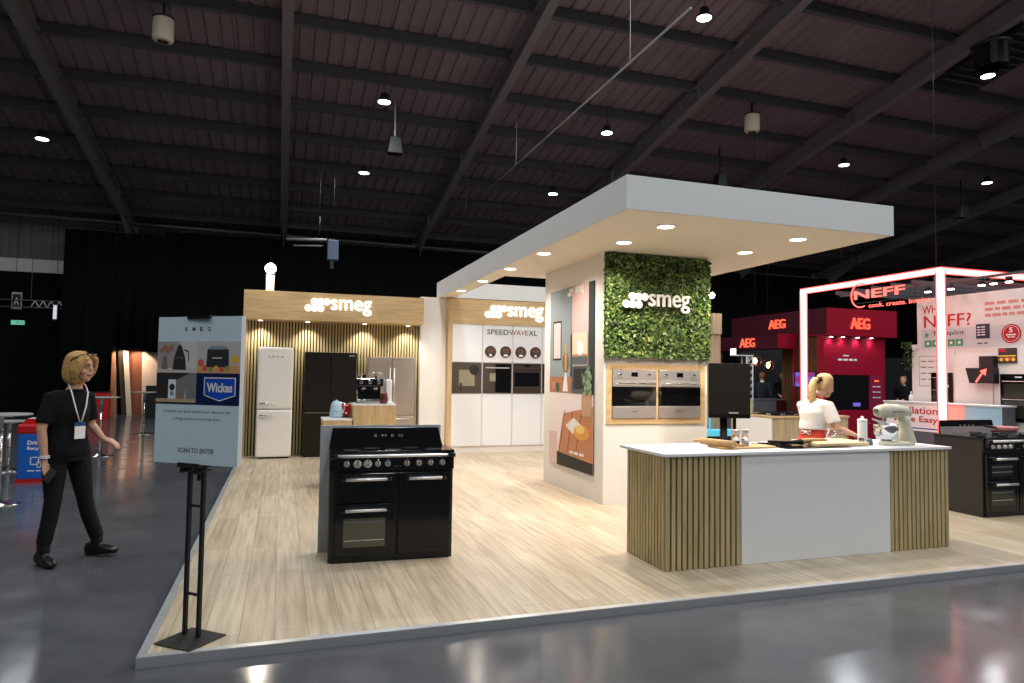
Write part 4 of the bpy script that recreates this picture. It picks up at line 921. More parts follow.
b = MB(); b.box(-3.50, 11.285, .62, -3.045, 11.715, .76, M_redplastic, bev=.03); b.prism([(-3.46, .76), (-3.08, .76), (-3.14, .83), (-3.40, .83)], ((0, 11.68, 0), (1, 0, 0), (0, 0, 1)), M_redplastic, 0, .34); b.build('lid', bn)
b = MB(); b.box(-3.40, 11.4, .831, -3.14, 11.6, .835, M_plight); b.build('opening', bn)
b = MB(); b.box(-3.495, 11.29, FL, -3.05, 11.71, FL + .045, M_redplastic); b.build('foot', bn)
b = MB(); Fb = XZ(-3.485, 11.3, 0); text('Drinks', Fb, .12, .47, .2, .06, M_letw, t=.003, bold=.02, mb=b); text('Recycling', Fb, .12, .385, .27, .06, M_letw, t=.003, bold=.02, mb=b)
for q in ((.16, .19, .27, .3), (.24, .15, .3, .24), (.3, .18, .34, .28)):
    for e in ((q[0], q[1], q[2], q[1] + .012), (q[0], q[3] - .012, q[2], q[3]), (q[0], q[1], q[0] + .012, q[3]), (q[2] - .012, q[1], q[2], q[3])): b.rect(Fb, *e, M_letw, 0, .003)
words_bars(b, Fb, .13, .1, .24, .014, M_letw, 3, 0, .003); b.build('printed_label', bn)
rc = thing('red_counter', (-5.6, 25, FL), 'red box counter standing in the dark behind the first bar table', 'counter')
b = MB(); b.box(-6.3, 25, FL, -5.30, 25.5, .8, M_redplastic, bev=.01); b.build('body', rc)
b = MB(); b.box(-6.32, 24.98, .8, -5.28, 25.52, .83, M_blackm); b.build('top', rc)
bc = thing('black_case', (-4.2, 25.4, FL), 'black flight case standing at the right foot of the lit doorway', 'case')
b = MB(); b.box(-4.25, 25.2, FL, -3.6, 25.7, .98, M_blackm, bev=.01); b.build('body', bc)
b = MB(); b.box(-4.27, 25.18, .98, -3.58, 25.72, 1.02, M_blackm, bev=.01); b.build('lid', bc)

# ------------------------------------------------------------------ second counter behind the cook
c2_ = thing('oak_side_counter', (7.7, 9.33, 0), 'white and oak kitchen counter with black gas hob behind the cook', 'counter')
b = MB(); b.box(7.72, 9.35, 0, 9.3, 10.45, .895, M_oakp); b.build('body', c2_)
b = MB(); b.box(7.705, 9.36, .06, 7.72, 10.3, .885, M_whitegloss); b.build('white_front', c2_)
b = MB(); b.box(7.70, 9.33, .895, 9.32, 10.47, .925, M_oakx); b.build('worktop', c2_)
hb2 = thing('gas_hob', (8.3, 9.8, .925), 'black gas hob with cast iron supports on the oak side counter', 'hob')
b = MB(); b.box(7.85, 9.45, .925, 8.75, 10.15, .935, M_blackglass); b.build('plate', hb2)
for cx in (8.0, 8.3, 8.6):
    b = MB(); b.box(cx - .12, 9.55, .955, cx + .12, 9.56, .965, M_blackm); b.box(cx - .12, 10.05, .955, cx + .12, 10.06, .965, M_blackm); b.box(cx - .12, 9.55, .955, cx - .11, 10.06, .965, M_blackm); b.box(cx + .11, 9.55, .955, cx + .12, 10.06, .965, M_blackm); b.box(cx - .005, 9.55, .955, cx + .005, 10.06, .965, M_blackm)
    for q in ((cx - .12, 9.55), (cx + .11, 9.55), (cx - .12, 10.05), (cx + .11, 10.05)): b.box(q[0], q[1], .935, q[0] + .01, q[1] + .01, .955, M_blackm)
    b.lathe([(.04, 0), (.04, .01), (.025, .015)], M_steel, (cx, 9.8, .935), 12); b.build('burner_support', hb2)
cy = thing('lit_display', (9.1, 12.5, 0), 'low glass display glowing cyan, seen between tower and loudspeaker', 'display')
b = MB(); b.box(8.6, 12.5, .0, 9.6, 12.9, .3, M_blackm); b.build('plinth', cy)
b = MB(); b.box(8.62, 12.49, .3, 9.58, 12.88, .42, M_cyan); b.build('lit_top', cy)
b = MB(); b.tube([(8.76, 12.6, .42), (8.76, 12.6, 1.15)], .022, M_cyan, 8); b.build('lit_post', cy)

# ------------------------------------------------------------------ AEG stand
ag = thing('brand_stand', (13.84, 14.6, FL), 'dark red kitchen brand stand with lit letters on its high corner header', 'exhibition stand')
b = MB(); b.box(13.84, 14.6, 2.74, 16.28, 16.0, 3.48, M_red); b.build('front_header', ag)
b = MB(); b.box(13.835, 14.62, 2.77, 13.845, 18.7, 3.48, M_redd); b.box(13.845, 16.0, 2.77, 14.4, 18.7, 3.48, M_redd); b.build('side_header', ag)  # thin darker sheet on the side face, its shade put into the colour
b = MB(); b.box(13.86, 14.75, 1.68, 16.0, 15.0, 2.74, M_red); b.box(13.86, 14.75, FL, 16.0, 15.0, .72, M_red); b.box(13.86, 14.75, .72, 13.93, 15, 1.68, M_red); b.box(15.9, 14.75, .72, 16.0, 15, 1.68, M_red); b.build('front_wall', ag)
b = MB(); b.box(13.93, 14.8, .72, 15.45, 14.99, 1.68, M_blackglass); b.box(14.9, 14.79, .82, 15.15, 14.799, .92, M_screen); b.build('glass_front', ag)
b = MB(); b.box(15.45, 14.74, .72, 15.9, 14.99, 1.68, M_kitchmagenta); words_bars(b, XZ(15.45, 14.74, 0), .08, 1.2, .28, .03, M_letw, 3); words_bars(b, XZ(15.45, 14.74, 0), .08, 1.35, .28, .03, M_letw, 2); words_bars(b, XZ(15.45, 14.74, 0), .15, 1.5, .16, .05, M_redlit, 1); words_bars(b, XZ(15.45, 14.74, 0), .08, 1.05, .28, .03, M_letw, 3); b.build('info_panel', ag)
b = MB(); words_bars(b, XZ(14.3, 14.75, 0), .22, 2.19, .2, .035, M_letw, 1); words_bars(b, XZ(14.3, 14.75, 0), .04, 2.07, .66, .05, M_letw, 4); b.build('small_wording', ag)
text('AEG', XZ(14.62, 14.6, 2.93), 0, 0, .66, .31, M_redlit, parent=ag, t=.05, bold=.01)
text('AEG', YZ(13.835, 16.88, 3.02), 0, 0, .70, .27, M_redlit, parent=ag, t=.05, bold=.01)
b = MB()
for k in range(24): b.box(13.9, 15.02 + k * .06, FL, 13.93, 15.06 + k * .06, 2.76, M_aegwood)
b.box(13.93, 15.0, FL, 13.96, 16.46, 2.76, M_aegwood); b.build('slatted_side_wall', ag)
for i, x in enumerate((14.04, 14.45, 14.96, 15.45)):
    b = MB(); b.lathe([(.06, 0), (.06, -.03), (.045, -.032)], M_blackm, (x, 14.68, 2.74), 14); r = b.build('downlight', ag)
    b = MB(); b.lathe([(.045, -.033), (.045, -.04)], M_lamp, (x, 14.68, 2.74), 14); b.build('lamp', r)
    spot((x, 14.66, 2.68), (R(8), 0, 0), 8, color=(1, .97, .97), size=R(120), nm='brand_spot', soft=.03, blend=.8)
a2 = thing('low_brand_header', (13.2, 15.75, FL), 'lower dark red header box with lit letters, held by a thin red post', 'header')
b = MB(); b.box(13.2, 15.75, 2.41, 13.83, 22, 2.82, M_redd); b.box(13.2, 15.745, 2.41, 13.83, 15.75, 2.82, M_red); b.build('box', a2)  # darker sides and brighter front sheet carry the shade in their colour
text('AEG', YZ(13.2, 17.42, 2.47), 0, 0, .70, .27, M_redlit, parent=a2, t=.04, bold=.01)
b = MB(); b.box(13.76, 15.76, FL, 13.80, 15.80, 2.41, M_red); b.box(13.24, 21.9, FL, 13.28, 21.94, 2.41, M_red); b.build('post', a2)
b = MB(); b.box(14.6, 19.3, FL, 18, 19.4, 2.75, mat('stand_black_wall', (.012, .012, .013), .7)); tag(b.build('black_stand_wall'), 'black back wall behind the two men and the globe pendants', 'partition')
b = MB()
for k in range(30): b.box(12.3 + k * .075, 20.2, FL, 12.35 + k * .075, 20.23, 2.4, M_aegwood)
b.box(12.3, 20.23, FL, 14.58, 20.26, 2.4, M_aegwood)
tag(b.build('walnut_slat_wall'), 'walnut slatted wall under the lower dark red header, beyond the globes', 'partition')
dc = thing('dark_stand_counter', (12.5, 16.2, FL), 'dark grey counter with maroon end in front of the two men', 'counter')
b = MB(); b.box(12.2, 16.2, FL, 13.5, 16.7, .93, M_greyc); b.build('body', dc)
b = MB(); b.box(13.502, 16.19, FL, 13.82, 16.71, .93, M_redd); b.build('end_panel', dc)
b = MB(); b.box(12.18, 16.18, .93, 13.83, 16.72, .96, M_greyc); b.build('worktop', dc)
hv = thing('hi_vis_vest', (12.35, 16.12, .5), 'hi-vis yellow vest draped over the front of the dark grey counter', 'vest')
b = MB(); b.prism([(12.3, .42), (12.52, .38), (12.62, .6), (12.6, .96), (12.5, 1.0), (12.38, .9), (12.3, .7)], ((0, 16.17, 0), (1, 0, 0), (0, 0, 1)), M_hiviz, 0, .04); b.build('cloth', hv, bevel=.01)
b = MB(); b.prism([(12.36, .62), (12.58, .66), (12.58, .7), (12.36, .66)], ((0, 16.128, 0), (1, 0, 0), (0, 0, 1)), M_paper, 0, .004); b.build('reflective_band', hv)
for x, lb in ((12.62, 'smoked glass globe pendant with glowing filament, the one nearer the white truss'), (13.06, 'smoked glass globe pendant with glowing filament, the one nearer the red post')):
    y = 16.0; z = 2.04 if x < 12.8 else 1.93
    p_ = thing('globe_pendant', (x, y, z), lb, 'pendant lamp', group='globe pendants')
    b = MB(); b.sphere((x, y, z), .17, M_globe, 20, 12); b.build('glass_globe', p_)
    b = MB(); b.sphere((x, y, z), (.035, .035, .06), M_filament, 10, 8); b.build('filament', p_)
    b = MB(); b.tube([(x, y, z + .12), (x, y, z + .2)], .03, M_blackm, 10); b.tube([(x, y, z + .2), (x, y, rz_(y) + .1)], .006, M_blackm, 6); b.build('cord', p_)
tr = thing('upright_truss', (12.4, 16.0, FL), 'white lattice truss upright beside the loudspeaker, with a slim white head lamp', 'truss')
b = MB()
for dx in (0, .2):
    for dy in (0, .2): b.tube([(12.1 + dx, 15.7 + dy, FL), (12.1 + dx, 15.7 + dy, 2.16)], .016, M_paper, 6)
for k in range(11):
    z = .05 + k * .19
    b.tube([(12.1, 15.7, z), (12.3, 15.7, z + .19)], .01, M_paper, 5); b.tube([(12.3, 15.7, z + .19), (12.1, 15.7, z + .19)], .01, M_paper, 5)
b.build('lattice', tr)
b = MB(); b.box(11.72, 15.68, 2.16, 12.32, 15.92, 2.19, M_paper); b.box(11.72, 15.7, 2.19, 11.76, 15.9, 2.36, M_lit); b.build('head_arm', tr)
for y1, y0, m, lb in ((15.94, 15.52, M_screen, 'blue lit wall screen beside the thin red post'), (15.40, 15.06, M_screenp, 'purple lit wall screen beside the neon post')):
    sc = thing('wall_screen', (13.88, y0, 1.33), lb, 'screen', group='lit screens on the walnut side wall')
    b = MB(); b.box(13.86, y0, 1.32, 13.9, y1, 1.76, M_blackm); b.build('bezel', sc)
    b = MB(); b.box(13.855, y0 + .02, 1.34, 13.86, y1 - .02, 1.74, m); Fp = YZ(13.855, y1 - .02, 1.34)
    b.disc(Fp, .12, .2, .07, M_screenp if m is M_screen else M_screen, 0, .002); b.rect(Fp, .18, .08, .28, .3, M_screen if m is M_screenp else M_screenp, .001, .003); b.build('picture', sc)
# dim shelving stand between the red stand and the NEFF wall
sh_ = thing('far_shelf_stand', (16.4, 17, FL), 'dim far display stand with white strip lamps between red stand and neon stand', 'exhibition stand')
b = MB(); b.box(16.2, 17.5, FL, 20.5, 17.6, 2.3, M_blackm); b.build('back_wall', sh_)
b = MB(); b.box(17.0, 17.3, 1.35, 18.6, 17.5, 1.75, M_greyc); b.build('cabinet', sh_)
for x0, x1, z in ((16.9, 17.5, 2.62), (17.35, 18.1, 2.7)):
    b = MB(); b.box(x0, 17.2, z, x1, 17.3, z + .04, M_lit); b.tube([(x0 + .05, 17.25, z + .04), (x0 + .05, 17.25, rz_(17.25))], .005, M_blackm, 5); b.build('strip_lamp', sh_)

# ------------------------------------------------------------------ NEFF stand
nf = thing('neon_cube', (10.68, 8.7, FL), 'open box frame of glowing pinkish red neon tubes at the right', 'neon frame')
def neon(p0, p1):
    lo = [min(p0[i], p1[i]) for i in range(3)]; hi = [max(p0[i], p1[i]) for i in range(3)]
    ax = max(range(3), key=lambda i: hi[i] - lo[i]); r = .046
    a = [lo[i] - (r if i != ax else 0) for i in range(3)]; c = [hi[i] + (r if i != ax else 0) for i in range(3)]
    b = MB(); b.box(*a, *c, M_neon); o = b.build('light_tube', nf)
    b = MB(); o1, o2 = [i for i in range(3) if i != ax]; e = .0075
    for s1 in (-1, 1):
        for s2 in (-1, 1):
            if s1 < 0 and s2 < 0: continue
            a = [0, 0, 0]; c = [0, 0, 0]; a[ax], c[ax] = lo[ax], hi[ax]
            for k, sg in ((o1, s1), (o2, s2)): m0 = lo[k] + sg * (r + e * .2); a[k], c[k] = m0 - e, m0 + e
            b.box(*a, *c, M_neone)
    b.build('red_edge', o)
NX0, NX1, NY0, NY1, NZ = 10.72, 14.3, 8.72, 11.98, 3.46
neon((NX0, NY0, FL), (NX0, NY0, NZ)); neon((NX0, NY1, FL), (NX0, NY1, NZ)); neon((NX1, NY0, FL), (NX1, NY0, NZ))
neon((NX0, NY0 + .047, NZ), (NX0, NY1 + .046, NZ)); neon((NX0 - .046, NY0, NZ), (NX1 + .046, NY0, NZ))
ns = thing('hanging_neon_sign', (10.68, 9.7, 2.9), 'red neon brand sign with slogan hanging inside the neon frame', 'sign')
b = MB()
arc = [(10.68, 10.42 - .225 * math.cos(a), 3.2 + .235 * math.sin(a)) for a in [R(-230 + 12 * k) for k in range(24)]]
arc = [(10.68, 10.42 + .225 * math.cos(R(t)), 3.2 + .235 * math.sin(R(t))) for t in range(-60 , 221, 14)]
arc = [(10.68, 10.40 + .225 * math.cos(R(t)), 3.2 + .235 * math.sin(R(t))) for t in range(-115, 126, 10)]
b.tube(arc, .014, M_neonsign, 8); b.build('ring', ns)
text('NEFF', YZ(10.68, 10.55, 3.125), 0, 0, 1.16, .17, M_neonsign, parent=ns, t=.012, bold=.02)
text('cook. create. inspire.', YZ(10.68, 10.2, 2.91), 0, 0, 1.34, .115, M_neonsign, parent=ns, t=.01)
b = MB(); b.box(10.69, 8.86, 3.04, 10.71, 10.5, 3.055, M_blackm)
for y in (9.2, 10.1): b.tube([(10.70, y, 3.05), (10.70, y, 3.40)], .006, M_blackm, 5)
b.build('hanging_rail', ns)
nw = thing('neff_display_wall', (11.4, 8, FL), 'pale display wall headed WHY NEFF with red print behind the neon frame', 'display wall')
b = MB(); b.box(11.4, 5.8, FL, 11.7, 9.77, 3.09, M_nwall); b.build('wall_panel', nw)
b = MB(); b.box(11.36, 9.0, FL, 11.399, 9.86, 2.11, M_nwall); b.box(11.34, 8.3, FL, 11.399, 8.99, 2.0, M_nwall); b.box(11.35, 5.8, FL, 11.399, 8.29, 2.13, M_nwall); b.build('cladding', nw)
Fw = YZ(11.4, 9.77, 0); b = MB()
text('WHY', Fw, .12, 2.80, .42, .15, M_nred, t=.008, bold=-.008, mb=b); text('NEFF?', Fw, .15, 2.54, .92, .22, M_nred, t=.008, mb=b)
for k, z in enumerate((2.86, 2.76, 2.66)): words_bars(b, Fw, 1.32, z, .95, .05, M_nredf, 5 + k, 0, .006)
b.build('red_wording', nw)
b = MB(); b.rect(Fw, .1, 2.14, 1.9, 2.50, M_plight, 0, .003)
b.prism([(.20 + (.055 if k % 2 == 0 else .022) * math.sin(k * PI / 5), 2.40 + (.06 if k % 2 == 0 else .024) * math.cos(k * PI / 5)) for k in range(10)], Fw, M_green, .003, .008)
text('Trustpilot', Fw, .32, 2.36, .62, .1, M_letd, t=.004, t0=.003, mb=b)
for k in range(5):
    b.rect(Fw, .16 + .155 * k, 2.18, .295 + .155 * k, 2.30, M_green, .003, .006); b.prism([(.2275 + .155 * k + (.045 if j % 2 == 0 else .018) * math.sin(j * PI / 5), 2.24 + (.045 if j % 2 == 0 else .018) * math.cos(j * PI / 5)) for j in range(10)], Fw, M_letw, .006, .008)
b.build('rating_print', nw)
b = MB(); b.rect(Fw, 1.16, 2.29, 1.4, 2.54, P('navybadge', (50, 52, 68)), .003, .008)
for k in range(4): words_bars(b, Fw, 1.18, 2.48 - .045 * k, .14, .018, M_letw, 2, .008, .009)
words_bars(b, Fw, 1.18, 2.2, .18, .02, M_letd, 2, .003, .005); b.build('square_badge_print', nw)
b = MB(); b.disc(Fw, 1.76, 2.35, .16, M_nred, .003, .008, 30); b.disc(Fw, 1.76, 2.35, .135, M_letw, .008, .009, 30); b.disc(Fw, 1.76, 2.35, .128, M_nred, .009, .01, 30); text('5', Fw, 1.73, 2.37, .06, .08, M_letw, t=.002, t0=.0105, bold=.02, mb=b); words_bars(b, Fw, 1.68, 2.32, .16, .022, M_letw, 1, .0105, .012); words_bars(b, Fw, 1.70, 2.285, .12, .018, M_letw, 2, .0105, .012); b.build('round_seal_print', nw)
Fc = YZ(11.36, 9.86, 0); b = MB()
for e in ((.15, 1.45, .62, 1.46), (.15, 2.0, .62, 2.01), (.15, 1.45, .157, 2.01), (.613, 1.45, .62, 2.01)): b.rect(Fc, *e, P('line', (120, 108, 104)), 0, .002)
for k in range(4): words_bars(b, Fc, .19, 1.9 - .11 * k, .38, .02, P('line', (120, 108, 104)), 3)
b.build('list_print', nw)
def bo2(y0, y1, z0, z1, lb):
    o = thing('built_in_oven', (11.36, y0, z0), lb, 'oven', group=None)
    xx = 11.33
    b = MB(); b.box(xx, y0, z0, xx + .018, y1, z1, M_blackglass); b.build('glass_door', o)
    Fo = YZ(xx, y1, z0); w = y1 - y0; h = z1 - z0
    b = MB(); b.rect(Fo, .06, h * .08, w - .06, h * .42, M_winglass2, 0, .003); b.rect(Fo, .06, h * .52, w - .06, h * .8, M_winglass2, 0, .003); b.build('windows', o)
    b = MB(); b.rect(Fo, .05, h * .84, w - .05, h * .855, M_steel, .02, .03); b.rect(Fo, .05, h * .46, w - .05, h * .472, M_steel, .02, .03); b.build('handle', o)
    b = MB(); b.rect(Fo, w - .12, h * .55, w - .07, h * .63, M_letw, .003, .004); b.rect(Fo, w * .4, h * .92, w * .58, h * .95, M_plight, 0, .003); b.build('markings', o)
for y0, y1, z0, z1, lb in ((9.02, 9.44, 1.11, 1.70, 'narrow black built-in oven partly hidden by the near neon post'), (7.55, 8.165, .9, 1.68, 'large black double built-in oven at the right edge')):
    bo2(y0, y1, z0, z1, lb)
hd_ = thing('cooker_hood', (11.3, 8.6, 1.53), 'black angled wall cooker hood with a red arrow on it', 'cooker hood')
b = MB(); b.box(11.22, 8.20, 1.78, 11.338, 8.44, 1.98, M_blackm); b.build('chimney', hd_)
b = MB(); b.prism([(8.18, 1.52), (8.60, 1.52), (8.67, 1.78), (8.18, 1.78)], ((11.20, 0, 0), (0, 1, 0), (0, 0, 1)), M_blackm, 0, .13); b.build('glass_body', hd_)
b = MB(); Fh = ((11.195, 8.85, 0), (0, -1, 0), (0, 0, 1)); b.prism([(.36, 1.55), (.385, 1.53), (.50, 1.69), (.48, 1.71)], Fh, M_neonsign, 0, .004); b.prism([(.44, 1.73), (.54, 1.65), (.56, 1.77)], Fh, M_neonsign, 0, .004); b.build('arrow', hd_)
fp = thing('food_poster', (11.35, 7.9, 1.86), 'small poster of food bowls above the large black oven', 'poster')
b = MB(); b.box(11.335, 7.89, 1.86, 11.349, 8.19, 2.11, P('posterdark', (60, 50, 54))); b.build('sheet', fp)
b = MB(); Fp = YZ(11.335, 8.19, 1.86); b.rect(Fp, .01, .19, .12, .24, M_nred, 0, .002)
for k in range(5): b.disc(Fp, .05 + .05 * k, .06 + .01 * (k % 2), .03, [P('yel', (226, 176, 40)), P('mag', (170, 60, 90))][k % 2], .001 + k * .0003, .003 + k * .0003, 12)
b.rect(Fp, .01, .11, .29, .13, P('yel', (226, 176, 40)), 0, .002); b.build('picture', fp)
pt = thing('trailing_plant', (11.5, 9.82, 2.12), 'trailing green plant in a white pot on top of the pale cabinet', 'plant')
b = MB(); b.lathe([(.05, 0), (.065, .12), (.06, .12)], M_paper, (11.39, 9.81, 2.11), 14); b.build('pot', pt)
b = MB()
for k in range(110):
    c = Vector((11.36 - rnd.uniform(0, .09), 9.86 + rnd.uniform(-.05, .15), 2.27 - rnd.random() ** 1.5 * .55)); Mr = Matrix.Rotation(rnd.uniform(0, 6), 3, 'Z') @ Matrix.Rotation(rnd.uniform(-1, 1), 3, 'X')
    v = [b.bm.verts.new(c + Mr @ Vector(p)) for p in ((0, 0, -.03), (.014, 0, 0), (0, 0, .03), (-.014, 0, 0))]; b.face(v, leafm[rnd.choice((0, 1, 3))])
b.build('leaves', pt)
nc = thing('neff_counter', (10.95, 9, FL), 'white counter front printed Installation Made Easy below the neon frame', 'counter')
b = MB(); b.box(10.95, 7.87, FL, 11.25, 10.12, 1.14, M_greyc); b.build('body', nc)
b = MB(); b.box(10.93, 7.86, 1.14, 11.27, 10.14, 1.165, M_paper); b.build('top', nc)
b = MB(); Fn = YZ(10.95, 10.12, 0); b.rect(Fn, 0, .64, 2.25, 1.14, P('neffw', (226, 216, 214)), 0, .004)
b.rect(Fn, 1.3, .8, 1.62, 1.14, P('neffp', (216, 176, 164)), .004, .005); b.rect(Fn, 1.62, .7, 2.25, 1.14, P('neffb', (150, 186, 204)), .004, .005)
text('Installation', Fn, .12, .95, 1.0, .13, M_nred, t=.004, t0=.005, bold=.01, mb=b); text('Made Easy', Fn, .22, .77, .9, .14, M_nred, t=.004, t0=.005, bold=.01, mb=b); b.rect(Fn, .1, .68, 1.25, .70, P('neffblue', (40, 80, 150)), .004, .006); b.build('printed_front', nc)
sb_ = thing('squeeze_bottle', (11.05, 9.75, 1.165), 'small white squeeze bottle on the printed counter above the mixer', 'bottle')
b = MB(); b.lathe([(.035, 0), (.035, .1), (.02, .125)], M_paper, (11.05, 9.62, 1.165), 14); b.build('body', sb_)
b = MB(); b.lathe([(.016, .126), (.006, .19)], M_paper, (11.05, 9.62, 1.165), 10); b.build('nozzle', sb_)
nb = thing('ceiling_battens', (10.9, 9, 3.2), 'row of dark ceiling battens with small spotlights over the pale display wall', 'lighting rig')
for i, y in enumerate((8.9, 9.35, 9.8, 10.25, 10.7, 11.15)):
    b = MB(); b.box(10.85, y, 3.30, 14.2, y + .06, 3.38, M_purlin); b.build('batten', nb)
b = MB(); b.box(10.95, 7.2, 3.26, 11.0, 11.2, 3.30, M_purlin); b.tube([(10.97, 9.0, 3.38), (10.97, 9.0, rz_(9))], .006, M_blackm, 5); b.tube([(10.97, 7.4, 3.3), (10.97, 7.4, rz_(7.4))], .006, M_blackm, 5); b.build('track', nb)
for y in (9.2, 8.75, 8.2, 8.0, 7.75):
    b = MB(); b.lathe([(.05, .08), (.05, 0)], M_blackm, (11.0, y, 3.16), 12); r = b.build('spotlight', nb)
    b = MB(); b.lathe([(.05, 0), (.05, -.015)], M_lamp, (11.0, y, 3.158), 12); b.build('lamp', r)
    spot((10.98, y, 3.12), (0, R(22), 0), 45, color=(1, .94, .9), size=R(100), nm='wall_wash_spot', soft=.04, blend=.8)
b = MB(); b.prism([(0, 0), (.34, 0), (.28, .18), (.06, .18)], ((9.05, 8.0, 1.15), (0, -1, 0), (0, 0, 1)), M_blackm, 0, .2) if False else b.box(7.35, 6.7, 0, 7.55, 6.95, .9, M_whitegloss, bev=.03)
tag(b.build('white_pedestal'), 'small white pedestal just behind the left corner of the right-hand range cooker', 'pedestal')

# ------------------------------------------------------------------ things hung from the roof
lamps = [(2.13, 16.2, 'high-bay lamp hanging beside the black ceiling speaker'), (2.09, 19.96, 'high-bay lamp hanging below and behind the black ceiling speaker'), (-5.95, 19.97, 'high-bay lamp hanging alone above the black drape at far left'),
         (8.04, 16.19, 'high-bay lamp hanging just above the long white canopy edge'), (8.05, 20.03, 'high-bay lamp hanging low and far, left of the canopy corner'), (7.94, 11.61, 'largest-looking high-bay lamp near the top of the roof above the canopy'),
         (15.98, 16.13, 'high-bay lamp between the two roof beams above the canopy right end'), (21.8, 16.0, 'farthest high-bay lamp at the right, above the neon frame'), (15.85, 11.56, 'high-bay lamp right under the black ceiling projector')]
extra = [(x, y) for y in (7.2, 3.0, -1.4, -5.8, -10.2) for x in (-5.95, 2.1, 8.0, 15.9, 21.8)] + [(2.1, 11.6), (-5.95, 11.6)]  # unseen lamp rows; the two rearmost added to light upright faces
LA = bpy.data.lights.new('high_bay_light', 'AREA'); LA.shape = 'DISK'; LA.size = .36; LA.energy = 135; LA.color = (.93, .98, 1)
hb0 = None
for i, q in enumerate([(x, y, l) for x, y, l in lamps] + [(x, y, 'high-bay lamp of the hall roof rows above the frame') for x, y in extra]):
    x, y, lb = q; z = rz_(y) - .9
    if hb0 is None:
        hb0 = thing('high_bay_lamp', (x, y, z), lb, 'ceiling lamp', group='high-bay lamps under the hall roof')
        b = MB(); b.lathe([(.165, 0), (.16, .04), (.1, .08), (.09, .2), (.03, .22)], M_blackm, (x, y, z), 24); b.build('housing', hb0)
        b = MB(); b.lathe([(.145, -.001), (.145, -.008)], mat('high_bay_glow', (1, 1, 1), .5, emis=(.95, 1, .98), estr=9), (x, y, z), 24); b.build('diffuser', hb0)
        b = MB(); b.tube([(x, y, z + .22), (x, y, z + .9)], .008, M_blackm, 6); b.build('hanger', hb0)
    elif i < len(lamps):
        dup(hb0, (x, y, z), lb)
    else:
        r = dup(hb0, (x, y, z), lb); 
    o = bpy.data.objects.new('high_bay_light', LA); COL.objects.link(o); o.location = (x, y, z - .02)
fans = [(-2.49, 15.09, 'cream cylindrical ceiling heater hanging at upper left'), (11.85, 15.12, 'cream cylindrical ceiling heater hanging above the canopy')]
h0 = None
for x, y, lb in fans:
    z = rz_(y) - 1.0
    if h0 is None:
        h0 = thing('ceiling_heater', (x, y, z), lb, 'heater', group='ceiling heaters')
        b = MB(); b.lathe([(.13, .06), (.19, .08), (.2, .11), (.2, .5), (.19, .52)], M_fanw, (x, y, z), 26); b.build('housing', h0)
        b = MB(); b.lathe([(.205, .52), (.205, .55)], M_blackm, (x, y, z), 26); b.tube([(x, y, z + .56), (x, y, z + 1.0)], .03, M_blackm, 8); b.build('bracket', h0)
        b = MB()
        for k in range(6): b.box(-.11, -.008, .045, .11, .008, .055, M_blackm, Matrix.Translation((x, y, z)) @ Matrix.Rotation(k * PI / 6, 4, 'Z'))
        b.build('louvre', h0)
    else: dup(h0, (x, y, z), lb)
for x, y, z, s, lb in ((2.65, 17.83, 7.55, 1, 'black ceiling speaker hanging on a pale strap beside a lamp'), (12.78, 17.85, 7.7, .9, 'small black ceiling speaker just above the canopy front edge'), (22.9, 17.76, 7.6, 1, 'small black ceiling speaker hanging far right above the neon frame')):
    o = thing('ceiling_speaker', (x, y, z), lb, 'speaker', group=None)
    b = MB(); b.prism([(-.2 * s, -.22 * s), (.2 * s, -.22 * s), (.14 * s, .22 * s), (-.14 * s, .22 * s)], ((x, y - .15, z), (1, 0, 0), (0, 0, 1)), M_blackm, -.3, 0); b.build('cabinet', o, bevel=.02)
    b = MB(); b.tube([(x, y, z + .22 * s), (x - .02, y, rz_(y) + .1)], .022, M_paper if x < 3 else M_blackm, 6); b.build('strap', o)
o = thing('ceiling_projector', (15.2, 11.0, 8.9), 'large black fluted ceiling projector near the top right corner', 'projector')
b = MB()
for k in range(8): b.box(-.34, -.07, -.26, .34, .07, .22 , M_black if k % 2 else M_blackm, Matrix.Translation((15.2, 11.0, 9.0)) @ Matrix.Rotation(k * PI / 8, 4, 'Z'))
b.build('body', o)
b = MB(); b.lathe([(.3, .22), (.42, .26), (.1, .3)], M_blackm, (15.2, 11.0, 9.0), 20); b.tube([(15.2, 11, 9.3), (15.2, 11, rz_(11) + .1)], .02, M_rail, 6); b.build('mount', o)
vt = thing('roof_vent_panel', (16.3, 11.6, 9.6), 'dark rectangular louvre panel in the roof beside the black projector', 'vent')
Mv = Matrix.Translation((16.6, 11.9, rz_(11.9) - .22)) @ Matrix.Rotation(-math.atan(S), 4, 'X')
b = MB(); b.box(-.75, -1.1, 0, .75, 1.1, .05, M_blackm, Mv); b.build('frame', vt)
b = MB()
for k in range(9): b.box(-.7, -1.0 + .23 * k, -.05, .7, -.98 + .23 * k, 0, M_purlin, Mv)
b.build('louvre', vt)
ct = thing('cable_tray', (5.91, 16, 7.3), 'thin suspended cable rail running into the distance above the canopy', 'cable rail')
b = MB(); b.tube([(5.91, 9.0, 7.34), (5.91, 24, 7.28)], .022, M_rail, 6); b.build('rail', ct)
for y in (10.97, 17.44, 22.8):
    b = MB(); b.tube([(5.91, y, 7.3), (5.91, y, rz_(y) + .05)], .006, M_paper, 5); b.build('wire', ct)
rg = thing('hanging_rig', (.8, 20, 5.2), 'dark hanging bar with a blue-grey box in front of the black drape', 'lighting rig')
b = MB(); b.tube([(.0, 20, 5.27), (1.1, 20, 5.33)], .04, M_rail, 8); b.tube([(.2, 20, 5.1), (1.0, 20, 5.15)], .025, M_rail, 8); b.build('bar', rg)
